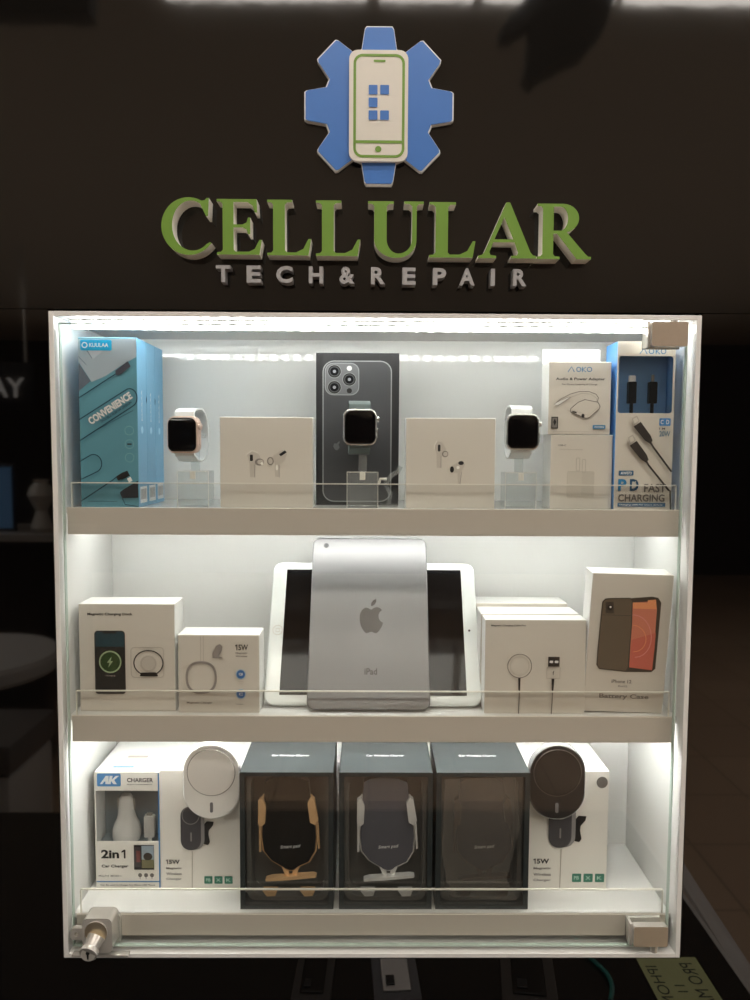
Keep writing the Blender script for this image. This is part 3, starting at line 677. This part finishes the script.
body = [(370, 609.5), (372.5, 607.6), (376, 606.6), (379, 607.6), (381, 609.8), (378.6, 611.8), (377.4, 615), (378, 619), (380, 621.6), (382.2, 622.8), (380.6, 627), (378, 631), (375.4, 633.4), (373, 632.8), (370.2, 631.8), (367.4, 632.8), (365, 633.4), (362.2, 630.6), (359.6, 626), (358.4, 620), (358.6, 614), (360.6, 609.8), (364, 607.2), (367, 607.8)]
A.poly([(p[0], p[1] + 6) for p in body], MIR).poly([(p[0], p[1] + 6) for p in [(369.8, 605.6), (370, 602.4), (372, 599.6), (375, 598.0), (375.2, 600.8), (373.6, 603.8), (371.6, 605.4)]], MIR)
A.build('fruit_mark', t)
Art((308, 538, 428, 713), .1347, .2000, -.0003).text('iPad', 370, 677, 12.5, 6.5, mat('dark_mark', (60, 57, 55), .3), 0, .0).build('lettering', t)
g = G(); g.prism(circ(-.0515, .1900, .0030, 20), -.0006, .0004, INK, CHROME); g.prism(circ(-.0515, .1900, .0016, 20), -.0008, -.0005, LENS); g.build('camera', t, smooth=False)

# charger boxes, five one behind another
base = None; Wk, Hk = .1090, .1030
names = ['frontmost of the five, with round charger and plug printed', 'second from the front of the five', 'middle one of the five', 'fourth from the front of the five', 'rearmost of the five']
offs = [(.1735, .0250, 0, 0), (.1722, .0500, 0, R(.6)), (.1748, .0755, 0, R(-.5)), (.1730, .1008, 0, R(.4)), (.1752, .1262, 0, R(-.3))]
hs = [1, 1.01, .985, 1.02, 1.0]
for i, (x, y, z, r_) in enumerate(offs):
    lab = 'white charger cable box, ' + names[i]
    if i == 0:
        base = thing('charger_cable_box', lab, 'box', (x, y, S2), group='white charger cable boxes on the middle shelf')
        carton(base, Wk, .0240, Hk, bev=.0008)
        A = Art((88, 175, 665, 718), Wk, Hk)
        A.text('Magnetic Charging Cable Pro', 220, 209, 196, 13, INK).build('printed_title', base)
        A = Art((88, 175, 665, 718), Wk, Hk, -.001)
        A.ring(287, 440, 70, 3.5, INKG).ring(287, 440, 54, 2.5, INKL).poly([(280, 510), (293, 510), (292, 580), (282, 580)], INK).line([(288, 580), (285, 716)], 6, INKG)
        A.rect(449, 386, 514, 443, INK).rect(457, 408, 477, 422, WINK, 3).rect(486, 408, 507, 422, WINK, 3).frame(441, 446, 519, 512, 3, INKL, 4).text('f', 480, 478, 9, 22, INKG)
        A.poly([(470, 512), (486, 512), (482, 580), (472, 580)], INK).line([(478, 580), (472, 716)], 6, INKG)
        A.build('printed_cable', base)
    else:
        d = dup(base, (x, y, S2), (0, 0, r_), lab); d.scale = (1, 1, hs[i])

# battery case box leaning forward against the glass
t = thing('battery_case_box', 'tall white battery case box with an orange and grey phone printed on it', 'box', (.2700, .0270, S2 + .0012), (R(4.6), R(1.3), R(-1.0)))
We, He = .0860, .1540
carton(t, We, .027, He, bev=.0008)
def q(u, v):  # straighten the crop: left edge 90..18, right edge 630..530 over 85..970
    f = (v - 85) / 885.; l = 90 - 72 * f; r_ = 630 - 100 * f
    return (u - l) / (r_ - l) * 100, f * 100 * He / We
class QA(Art):
    pass
A = Art((0, 0, 100, 100 * He / We), We, He)
OL = mat('case_print', (104, 92, 78), .4); OLD = mat('case_print_dark', (70, 62, 54), .4); OR = mat('phone_print_orange', (214, 130, 106), .35); RD = mat('phone_print_red', (208, 108, 92), .35); PK = mat('phone_print_pink', (226, 150, 146), .35); YW = mat('phone_print_peach', (240, 160, 112), .35)
def Q(L): return [q(*p) for p in L]
A.poly(Q([(345, 235), (480, 222), (520, 228), (540, 258), (515, 480), (492, 680), (465, 703), (300, 706)]), OLD)
A.poly(Q([(352, 262), (505, 250), (510, 300), (488, 540), (470, 690), (322, 676)]), OR).poly(Q([(340, 500), (500, 450), (488, 560), (470, 690), (322, 676)]), RD).poly(Q([(352, 262), (448, 262), (452, 244), (505, 240), (508, 300), (352, 300)]), YW)
A.line([q(345 + 0, 340)] + [q(360 + 110 * math.sin(R(a)), 475 - 135 * math.cos(R(a))) for a in range(0, 181, 15)][0:], 1.0, PK).line([q(350 + 85 * math.sin(R(a)), 490 - 85 * math.cos(R(a))) for a in range(0, 181, 15)], .8, YW)
A.poly(Q([(150, 262), (170, 242), (200, 238), (335, 232), (352, 245), (345, 400), (325, 600), (318, 680), (300, 706), (230, 700), (125, 692), (108, 665), (115, 580)]), OLD)
A.poly(Q([(156, 268), (175, 248), (205, 244), (330, 238), (345, 250), (338, 400), (318, 600), (311, 676), (297, 699), (230, 694), (130, 686), (115, 662), (122, 580)]), OL)
A.line(Q([(150, 345), (342, 345)]), .7, OLD).poly(Q([(172, 262), (224, 262), (226, 334), (172, 334)]), OLD).disc(*q(202, 297), 3.6, INK).disc(*q(204, 294), 1.2, WINK)
A.build('printed_phones', t)
A = Art((0, 0, 100, 100 * He / We), We, He, -.0015)
A.text('iPhone 12', *q(268, 766), 25, 4.6, INKG).text('Pro/12', *q(275, 797), 11, 2.4, INKG).text('Battery Case', *q(282, 866), 62, 7.6, INKG, 0, .02)
A.build('printed_lettering', t)

# ------------------------------------------------------------------ bottom shelf
# car charger box with window
Wa, Ha = .0735, .1385
t = thing('car_charger_box', 'white and blue car charger box with a clear window at the left wall', 'box', (-.2795, .0600, S3))
A0 = Art((135, 150, 395, 612), Wa, Ha)
wx0, wx1, wz0, wz1 = A0.X(140), A0.X(390), A0.Z(420), A0.Z(222)
CBL = mat('ak_box_blue', (70, 132, 190), .4)
g = G(); g.prism([(-Wa / 2, 0), (Wa / 2, 0), (Wa / 2, Ha), (-Wa / 2, Ha)], 0, .0006, CARDW, CARDW, [[(wx0, wz0), (wx1, wz0), (wx1, wz1), (wx0, wz1)]])
g.box(-Wa / 2, -Wa / 2 + .0006, .0006, .090, 0, Ha, CARDS).box(Wa / 2 - .0006, Wa / 2, .0006, .090, 0, Ha, CARDS).box(-Wa / 2, Wa / 2, .0894, .090, 0, Ha, CARDS)
g.box(-Wa / 2, Wa / 2, .0006, .090, Ha - .0006, Ha, CARDS).box(-Wa / 2, Wa / 2, .0006, .090, 0, .0006, CARDS)
g.build('carton', t, smooth=False)
INB = mat('window_insert', (150, 160, 166), .5)
G().box(-Wa / 2 + .001, Wa / 2 - .001, .030, .0305, wz0 - .007, Ha - .001, INB).box(-Wa / 2 + .001, Wa / 2 - .001, .001, .030, wz0 - .0070, wz0 - .0065, INB).build('insert', t, smooth=False)
G().box(wx0 - .001, wx1 + .001, .0007, .0010, wz0 - .001, wz1 + .001, FILM).build('window', t, smooth=False, fix=False)
A = A0
A.rect(147, 155, 242, 205, CBL, 6).poly([(158, 196), (182, 164), (194, 164), (192, 196), (180, 196), (181, 186), (176, 186), (168, 196)], WINK).poly([(198, 164), (210, 164), (207, 178), (222, 164), (236, 164), (216, 180), (226, 196), (212, 196), (204, 184), (201, 196), (191, 196)], WINK)
A.text('CHARGER', 319, 180, 104, 18, INK, 0, .02).text('ENJOY THE MOMENTS', 317, 198, 98, 6, INKG, 0, .01)
A.rect(390, 152, 395, 610, CBL).rect(137, 576, 394, 580, CBL)
A.text('2in', 194, 469, 72, 36, INK, 0, .035).one(240, 452, 256, 486, INK).text('Car Charger', 213, 518, 108, 15, INK, 0, .01).text('PKG.712  MICRO 1', 192, 555, 90, 7, INKG)
A.rect(290, 433, 371, 530, INK).rect(321, 436, 370, 524, mat('printed_sky', (150, 164, 176), .4)).rect(321, 490, 370, 524, mat('printed_field', (118, 114, 84), .4)).disc(346, 478, 18, mat('printed_tree', (60, 52, 46), .4), 15).rect(292, 440, 318, 520, mat('printed_device', (66, 60, 62), .4)).rect(300, 455, 316, 500, mat('printed_device_panel', (120, 70, 66), .4))
for x in (314, 338, 362): A.disc(x, 551, 8, INKG).rect(x - 1, 558, x + 1, 566, INKG)
A.text('Can Be used to Charge Any Micro USB Phone', 264, 590, 220, 8, INK).text('with replaceable cable', 264, 603, 130, 8, INK)
A.build('printed_label', t)
g = G()
for (a, b, c, d) in ((-.012, .012, .040, .046), (-.020, .004, .012, .016)):
    g.box(a, b, c, d, Ha, Ha + .0002, mat('blue_tab', (72, 138, 190), .4) if d < .03 else INKL)
g.build('top_slots', t, smooth=False)
p = thing('car_charger', 'white bulb-shaped car charger inside the two in one box', 'charger', (-.2795 + A0.X(243), .0770, S3 + A0.Z(420) - .0064))
g = G(); Lh = (A0.Z(228) - A0.Z(420)) * .95
g.lathe([(.010, 0), (.0150, .001), (.0162, .006), (.0160, .013), (.0140, .020), (.0112, .025), (.0094, .032), (.0086, .045), (.0078, Lh - .005), (.0052, Lh - .001), (.001, Lh)], (0, 0, 0), PLWHITE, 28); g.build('body', p)
g = G()
for sx in (-1, 1): g.tube([(sx * .0088, -.001, .036), (sx * .0094, -.001, .042), (sx * .0086, -.001, .050)], .0012, CHROME, 8)
g.build('side_spring', p)
p = thing('cable_plug', 'white phone cable plug standing beside the bulb-shaped car charger', 'cable', (-.2795 + A0.X(342), .0720, S3 + A0.Z(420) - .0064))
G().tube([(0, 0, 0), (0, 0, .010)], .0024, PLWHITE, 10).build('cord', p)
G().prism(rr(-.0058, .006, .0058, .0310, .0012), -.003, .003, PLWHITE).build('grip', p)
G().prism(rr(-.0034, .0310, .0034, .0340, .0005), -.0012, .0012, CHROME).build('tip', p)

# white wireless charger boxes with the printed clip
Ww, Hw = .0920, .1405
def mount_print(t, rect, mx, my, edge, extra_dot=None):
    A = Art(rect, Ww, Hw)
    A.one(edge[0], edge[1] - 9, edge[0] + 8, edge[1] + 9, INK).text('5W', edge[0] + 34, edge[1], 44, 18, INK, 0, .03)
    for k, w_ in enumerate(('Magnetic', 'Wireless', 'Charger')): A.text(w_, edge[0] + 32, edge[1] + 26 + k * 21, 62, 11, INKG)
    TL = mat('teal_icon', (56, 120, 100), .4)
    for k in range(3):
        x = edge[2] + k * 41; A.rect(x, edge[3], x + 33, edge[3] + 30, TL, 3)
        A.text(('PB', 'X', 'K')[k], x + 16, edge[3] + 15, 18, 13, mat('icon_pale', (170, 206, 190), .4), 0, .02)
    A.build('printed_lettering', t)
    A = Art(rect, Ww, Hw, -.0012); DG = mat('mount_drawing', (74, 72, 76), .4); DG2 = mat('mount_drawing_edge', (146, 142, 142), .4)
    dxx = -16; A.poly([(mx + 24, my - 30), (mx + 62, my - 72), (mx + 90, my - 70), (mx + 86, my - 55), (mx + 70, my - 36), (mx + 68, my - 20), (mx + 74, my + 10), (mx + 66, my + 22), (mx + 40, my + 16), (mx + 34, my)], INK)
    A.poly(rr(mx - 34, my - 130, mx + 52, my + 40, 38), DG2).poly(rr(mx - 44, my - 130, mx + 38, my + 42, 38), DG).rect(mx - 5, my - 28, mx + 1, my + 8, DG2, 3).ring(mx - 3, my - 95, 36, 3, DG2)
    A.line([(mx + 2, my + 46), (mx, rect[3] - 2)], 3, mat('card_crease', (180, 172, 160), .4))
    if extra_dot: A.disc(*extra_dot, 20, mat('seal_dot', (96, 92, 90), .4))
    A.build('printed_mount', t)
t = thing('wireless_mount_box', 'white fifteen watt wireless charger box behind the white round phone mount', 'box', (-.1965, .0600, S3))
carton(t, Ww, .088, Hw, CARDW)
mount_print(t, (400, 140, 727, 610), 528, 408, (422, 498, 577, 554))
t = thing('wireless_mount_box', 'white fifteen watt wireless charger box behind the black round phone mount', 'box', (.2225, .0600, S3))
carton(t, Ww, .088, Hw, CARDW)
mount_print(t, (382, 128, 668, 550), 500, 355, (405, 446, 544, 490), (642, 165))

def mount(loc, body, face, rim, label):
    """pill-shaped magnetic mount: thick body, round face disc, slot lamp, short ball arm behind resting on the box"""
    t = thing('phone_mount', label, 'phone mount', loc)
    W_, H_ = .0630, .0860; out = rr(-W_ / 2, 0, W_ / 2, H_, W_ / 2 - .0002, 14)
    g = G(); prof = [(-.0008, -.0012), (0, 0), (.0090, 0), (.0100, -.0015)]
    rings = [[(a, y, b) for a, b in rr(-W_ / 2 - s, -s, W_ / 2 + s, H_ + s, W_ / 2 - .0002 + s, 14)] for y, s in prof]
    n = len(rings[0]); g.add([p for r_ in rings for p in r_], [(i * n + k, i * n + (k + 1) % n, (i + 1) * n + (k + 1) % n, (i + 1) * n + k) for i in range(3) for k in range(n)] + [tuple(range(3 * n, 4 * n))], rim)
    g.add([(a, -.0008, b) for a, b in rr(-W_ / 2 + .0012, .0012, W_ / 2 - .0012, H_ - .0012, W_ / 2 - .0014, 14)], [tuple(range(60))], body)
    g.build('body', t)
    zc = H_ - W_ / 2 - .0005
    r_ = G().prism(circ(0, zc, .0269, 48), -.0014, -.0006, INKG); r_.prism(circ(0, zc, .0262, 48), -.0017, -.0013, face); r_.build('face_disc', t)
    G().prism(rr(-.0017, .0080, .0017, .0195, .0015), -.0014, -.0007, mat('slot_lamp', (120, 118, 122), .3)).build('slot_lamp', t)
    G().cyl((0, .0098, zc - .020), (0, .0140, zc - .020), .010, rim).build('arm', t)
    return t
MW = mat('mount_white', (243, 240, 236), .3); MWR = mat('mount_white_rim', (240, 240, 240), .25); MK = mat('mount_black', (40, 38, 38), .3); MKF = mat('mount_black_face', (52, 48, 46), .18); 
mount((-.1805, .0455, .1305), MW, mat('mount_white_face', (238, 233, 228), .35), MWR, 'white pill-shaped magnetic phone mount in front of the left wireless charger box')
mount((.2055, .0455, .1305), MK, MKF, mat('mount_black_rim', (150, 150, 150), .2, .3), 'black pill-shaped magnetic phone mount in front of the right wireless charger box')
G

# black window boxes with phone holders inside
Wg, Hg = .1020, .1545
BK = mat('black_box_card', (44, 50, 52), .34); BKI = mat('black_box_inner', (100, 99, 96), .45)
def black_box(x, label):
    t = thing('car_holder_box', label, 'box', (x, .0240, S3), group='black window boxes on the bottom shelf')
    g = G(); g.prism([(-Wg / 2, 0), (Wg / 2, 0), (Wg / 2, Hg), (-Wg / 2, Hg)], 0, .0008, BK, BK, [rr(-Wg / 2 + .0055, .0040, Wg / 2 - .0055, Hg - .0045, .002)])
    g.box(-Wg / 2, -Wg / 2 + .0008, .0008, .085, 0, Hg, BK).box(Wg / 2 - .0008, Wg / 2, .0008, .085, 0, Hg, BK).box(-Wg / 2, Wg / 2, .0842, .085, 0, Hg, BK)
    g.box(-Wg / 2, Wg / 2, .0008, .085, Hg - .0008, Hg, BK).box(-Wg / 2, Wg / 2, .0008, .085, 0, .0008, BK)
    g.build('carton', t, smooth=False)
    # moulded tray: a recessed back with a raised rounded rim
    g = G(); g.box(-Wg / 2 + .001, Wg / 2 - .001, .030, .031, .001, Hg - .001, BKI)
    g.prism(rr(-.0450, .004, .0450, Hg - .0025, .010, 6), .010, .030, BKI, BKI, [rr(-.0405, .0085, .0405, Hg - .0055, .014, 6)])
    g.build('tray', t, smooth=False)
    W2 = G().box(-Wg / 2 + .004, Wg / 2 - .004, .0010, .0013, .003, Hg - .003, FILM).build('window', t, smooth=False, fix=False)
    g = G(); vs, fs, _ = text_geo('Car Wireless Charger', .02)
    g.add([(v[0] * .043, .044 + v[1] * .006 * -1 * -1, Hg + .00025) for v in vs], fs, WINK)
    g.build('printed_title', t, smooth=False, fix=False)
    return t
def holder(x, metal, plate, label):
    """phone holder: glossy shield plate, side rails, two clamping arms, foot bar and two feet"""
    t = thing('car_phone_holder', label, 'phone holder', (x, .0522, S3 + .0010), group='car phone holders in the black boxes')
    A = Art((38, 135, 378, 630), Wg, Hg)
    X, Z = A.X, lambda v: A.Z(v) - .001
    shield = [(128, 180), (150, 168), (200, 160), (250, 165), (286, 180), (292, 230), (305, 300), (312, 380), (308, 430), (285, 470), (245, 488), (232, 500), (205, 500), (190, 488), (150, 465), (122, 430), (116, 380), (118, 300), (124, 230)]
    P = [(X(a), Z(b)) for a, b in shield]
    G().prism(P, -.0210, -.0130, plate, BLKPL).build('face_plate', t, smooth=False)
    cx = sum(p[0] for p in P) / len(P); cz = sum(p[1] for p in P) / len(P)
    rail = [(cx + (a - cx) * 1.035, -.0185, cz + (b - cz) * 1.02) for a, b in P]
    k = [rail[i] for i in (3, 4, 5, 6, 7, 8, 9, 10, 11, 12, 13, 14, 15, 16, 17, 18, 0, 1)]
    G().tube([rail[i] for i in range(5, 19)], .0011, metal, 8).build('rim_rail', t)
    for sx in (0, 1):
        g = G()
        pad = [(104, 240), (118, 230), (131, 262), (128, 322), (112, 336), (103, 322)] if not sx else [(283, 250), (296, 228), (308, 236), (322, 312), (310, 328), (292, 318)]
        g.prism([(X(a), Z(b)) for a, b in pad], -.0262, -.0190, metal); g.build('clamp_arm', t)
        G().prism([(X(a), Z(b)) for a, b in ([(104, 334), (112, 336), (112, 432), (104, 434)] if not sx else [(313, 328), (322, 330), (328, 420), (321, 422)])], -.0215, -.0185, metal).build('side_rail', t, smooth=False)
    g = G(); g.prism([(X(a), Z(b)) for a, b in ((128, 530), (150, 523), (300, 513), (315, 516), (312, 521), (240, 528), (205, 531), (130, 535))], -.0250, -.0170, metal)
    g.prism([(X(a), Z(b)) for a, b in ((188, 492), (212, 498), (214, 520), (200, 520))], -.0210, -.0160, metal); g.prism([(X(a), Z(b)) for a, b in ((252, 490), (228, 498), (226, 520), (242, 518))], -.0210, -.0160, metal)
    g.build('foot_bar', t, smooth=False)
    for a in (145, 283):
        G().prism([(X(a - 28), Z(572)), (X(a + 26), Z(572)), (X(a + 18), Z(590)), (X(a - 12), Z(592))], -.0240, -.0150, metal).build('foot', t, smooth=False)
    G().cyl((0, -.0130, Z(340)), (0, .0012, Z(340)), .018, BLKPL).build('rear_plate', t)
    vs, fs, _ = text_geo('Smart pad', .01); g = G(); c, s_ = math.cos(R(5)), math.sin(R(5))
    g.add([(X(218) + v[0] * .0215 + v[1] * .001, -.0213, Z(415) + v[1] * .0048 + v[0] * .0015) for v in vs], fs, WINK); g.build('lettering', t, smooth=False, fix=False)
    return t
GOLD = mat('rose_gold_metal', (244, 202, 152), .25, .3); SILM = mat('bright_silver_metal', (240, 240, 238), .25, .3); DGM = mat('bronze_dark_metal', (96, 82, 72), .3, .8)
PLB = mat('holder_black_glass', (12, 11, 12), .05); PLS = mat('holder_slate_glass', (92, 92, 100), .12); PLV = mat('holder_brown_glass', (44, 38, 42), .2)
black_box(-.0945, 'black window box with the rose gold phone holder, next to the white mount')
holder(-.0945, GOLD, PLB, 'rose gold car phone holder with black glass plate in the left black box')
black_box(.0135, 'black window box with the silver phone holder, between the other two black boxes')
holder(.0135, SILM, PLS, 'silver car phone holder with slate plate in the middle black box')
tb = black_box(.1195, 'black window box with the film-covered dark phone holder, next to the black mount')
holder(.1195, DGM, PLV, 'dark bronze car phone holder under creased film in the right black box')
# creased protective film over the third holder, part of that box
t = G(); Af = Art((38, 135, 378, 630), Wg, Hg)
pts = [(70, 160), (330, 150), (345, 330), (300, 520), (340, 600), (90, 590), (60, 420)]
FL2 = clear('creased_film', (.86, .84, .80), .08, .12, .16, (.6, .55, .5))
t.add([(Af.X(a), .0015 + .0004 * (i % 2), Af.Z(b)) for i, (a, b) in enumerate(pts)] + [(Af.X(200), .0017, Af.Z(360))], [(i, (i + 1) % 7, 7) for i in range(7)], FL2)
o = t.build('protective_film', tb, smooth=False, fix=False)

# ------------------------------------------------------------------ glass counter in front of the wall, seen mirrored in the black panels
CB = mat('counter_black', (16, 15, 15), .2); CT = mat('counter_top_glass', (22, 22, 22), .08); CR = mat('counter_rim_grey', (200, 192, 188), .5)
ct = thing('shop_counter', 'black counter with grey metal rim below the display cabinet', 'counter', (0, 0, -Z0))
g = G(); g.box(-1.0, .50, -.62, -.004, 0, .935, CB, .004).build('body', ct, smooth=False)
G().box(-1.0, .485, -.62, -.004, .935, .950, CT, .001).build('glass_top', ct, smooth=False)
g = G(); g.tube([(.498, -.004, .945), (.502, -.20, .945), (.512, -.38, .945), (.52, -.50, .945)], .014, CR, 10, flat=.5); g.build('rim', ct)
G().box(.484, .490, -.62, -.004, .935, .9515, CR).build('edge_strip', ct, smooth=False)
NOTE = mat('pale_green_paper', (206, 208, 150), .7)
nt = thing('paper_note', 'pale green paper note with handwritten marker words lying on the black counter', 'note', (.403, -.150, .9502 - Z0))
G().box(-.041, .041, -.060, .052, 0, .0004, NOTE).build('paper', nt, smooth=False)
g = G()
for s_, cx, cy, w_, h_ in (('IPHONE', -.027, .000, .085, .015), ('11', -.003, .000, .013, .013), ('PRO MAX', .022, .000, .096, .018)):
    vs, fs, _ = text_geo(s_, .0)
    g.add([(cx - v[1] * h_, cy + v[0] * w_, .0006) for v in vs], fs, INK)
g.build('handwriting', nt, smooth=False, fix=False)
# things lying on the counter that show as reflections
TC = mat('teal_cord', (30, 120, 112), .4)
g = G().tube([(.300 + .012 * math.sin(i * .5), -.125 - i * .012, .9535 - Z0) for i in range(14)], .003, TC, 8)
o = g.build('charging_cable', None); o.location = (0, 0, Z0); tag(o, 'teal charging cable lying on the black counter left of the note', 'cable')
for i, (x, y, w_, d, c) in enumerate(((.205, -.17, .07, .11, (70, 64, 60)), (.03, -.18, .06, .12, (96, 94, 98)), (-.075, -.17, .05, .10, (64, 60, 58)))):
    o = thing('phone_case_pack', ('dark brown', 'light grey', 'dark grey')[i] + ' phone case pack lying flat on the black counter', 'phone case', (x, y, .9502 - Z0), (0, 0, R((8, -3, 2)[i])), group='case packs on the counter')
    mm_ = mat('pack_%s' % ('brown', 'light', 'dark')[i], c, .3)
    G().box(-w_ / 2, w_ / 2, -d / 2, d / 2, 0, .008, mm_, .001).build('pack', o, smooth=False)
    g = G(); g.box(-w_ * .3, w_ * .3, -d * .38, d * .38, .008, .0095, CB if i != 1 else CR, .002); g.box(-w_ * .22, -.002, d * .15, d * .30, .0095, .0115, BLKPL, .001); g.build('case', o, smooth=False)

# ------------------------------------------------------------------ far things mirrored in the left panel
GBN = mat('grey_bin_plastic', (200, 198, 196), .5)
t = thing('waste_bin', 'grey waste bin with dark hooded lid mirrored in the left black panel', 'bin', (-1.62, -2.2, -Z0))
G().box(-.26, .26, -.2, .2, 0, .40, GBN, .03).build('bin', t); G().box(-.27, .27, -.21, .21, .40, .52, mat('bin_hood', (110, 106, 104), .4), .02).build('lid', t)
G().box(-.05, .12, .2, .215, .20, .30, BLKPL, .004).build('label_plate', t, smooth=False)
t = thing('round_ottoman', 'round black ottoman with grey rim mirrored in the left black panel', 'ottoman', (-2.05, -3.0, -Z0))
G().lathe([(.40, 0), (.42, .05), (.42, .52), (.40, .56)], (0, 0, 0), BLKPL, 36).build('seat', t); G().lathe([(.43, .50), (.445, .52), (.445, .57), (.43, .59)], (0, 0, 0), GBN, 36).build('rim', t)
t = thing('service_counter', 'low grey topped service counter mirrored in the left black panel', 'counter', (-2.75, -4.3, -Z0))
G().box(-.75, .75, -.3, .3, 0, 1.04, CB, .01).build('body', t, smooth=False); G().box(-.78, .78, -.33, .33, 1.04, 1.09, mat('counter_top_grey', (150, 144, 140), .4), .006).build('top', t, smooth=False)
t = thing('counter_screen', 'tall pale blue screen standing on the mirrored service counter', 'screen', (-2.62, -4.15, 1.09 - Z0))
G().box(-.30, .30, -.02, .02, 0, .44, BLKPL, .004).build('bezel', t, smooth=False); G().box(-.28, .285, .0201, .022, .02, .42, mat('lit_screen', (90, 130, 170), .4, emit=.5)).build('display', t, smooth=False)
t = thing('white_vase', 'white curved vase standing on the mirrored service counter', 'vase', (-2.13, -4.1, 1.09 - Z0))
G().lathe([(.05, 0), (.07, .03), (.05, .09), (.035, .14), (.06, .19), (.085, .24), (.07, .29), (.04, .32), (.05, .34)], (0, 0, 0), mat('vase_white', (180, 176, 170), .4), 24).build('vessel', t)
t = thing('shop_sign', 'black hanging shop sign with pale letters mirrored in the left black panel', 'sign', (-2.60, -4.3, 1.88 - Z0))
G().box(-.36, .36, -.03, .03, 0, .32, CB, .005).build('board', t, smooth=False)
vs, fs, _ = text_geo('YA', .02); g = G(); g.add([(.185 + v[0] * -.24, .032, .155 + v[1] * .13) for v in vs], fs, mat('sign_letter_lit', (235, 235, 235), .4, emit=.2)); g.build('lettering', t, smooth=False, fix=False)
g = G()
for sx in (-.3, .3): g.cyl((sx, 0, .32), (sx, 0, 1.10), .008, CHROME, 8)
g.build('hanging_rods', t)
# dark hanging pieces mirrored at the top of the sign panel
DKB = mat('black_fabric', (14, 13, 13), .8)
o = G().prism([(.585, 2.80), (.42, 2.82), (.395, 2.78), (.315, 2.69), (.318, 2.665), (.345, 2.668), (.39, 2.70), (.385, 2.62), (.375, 2.575), (.395, 2.555), (.43, 2.585), (.52, 2.625), (.575, 2.69), (.60, 2.78), (.62, 3.0), (.42, 3.0), (.42, 2.82)][:-1], -1.22, -1.16, DKB).build('hanging_banner', None, smooth=False)
tag(o, 'black ragged hanging banner mirrored at the top right of the sign panel', 'banner')
o = G().box(-1.5, -.705, -1.23, -1.17, 2.715, 3.0, DKB, .005).build('hanging_board', None, smooth=False)
tag(o, 'black rectangular hanging board mirrored in the top left corner', 'board')
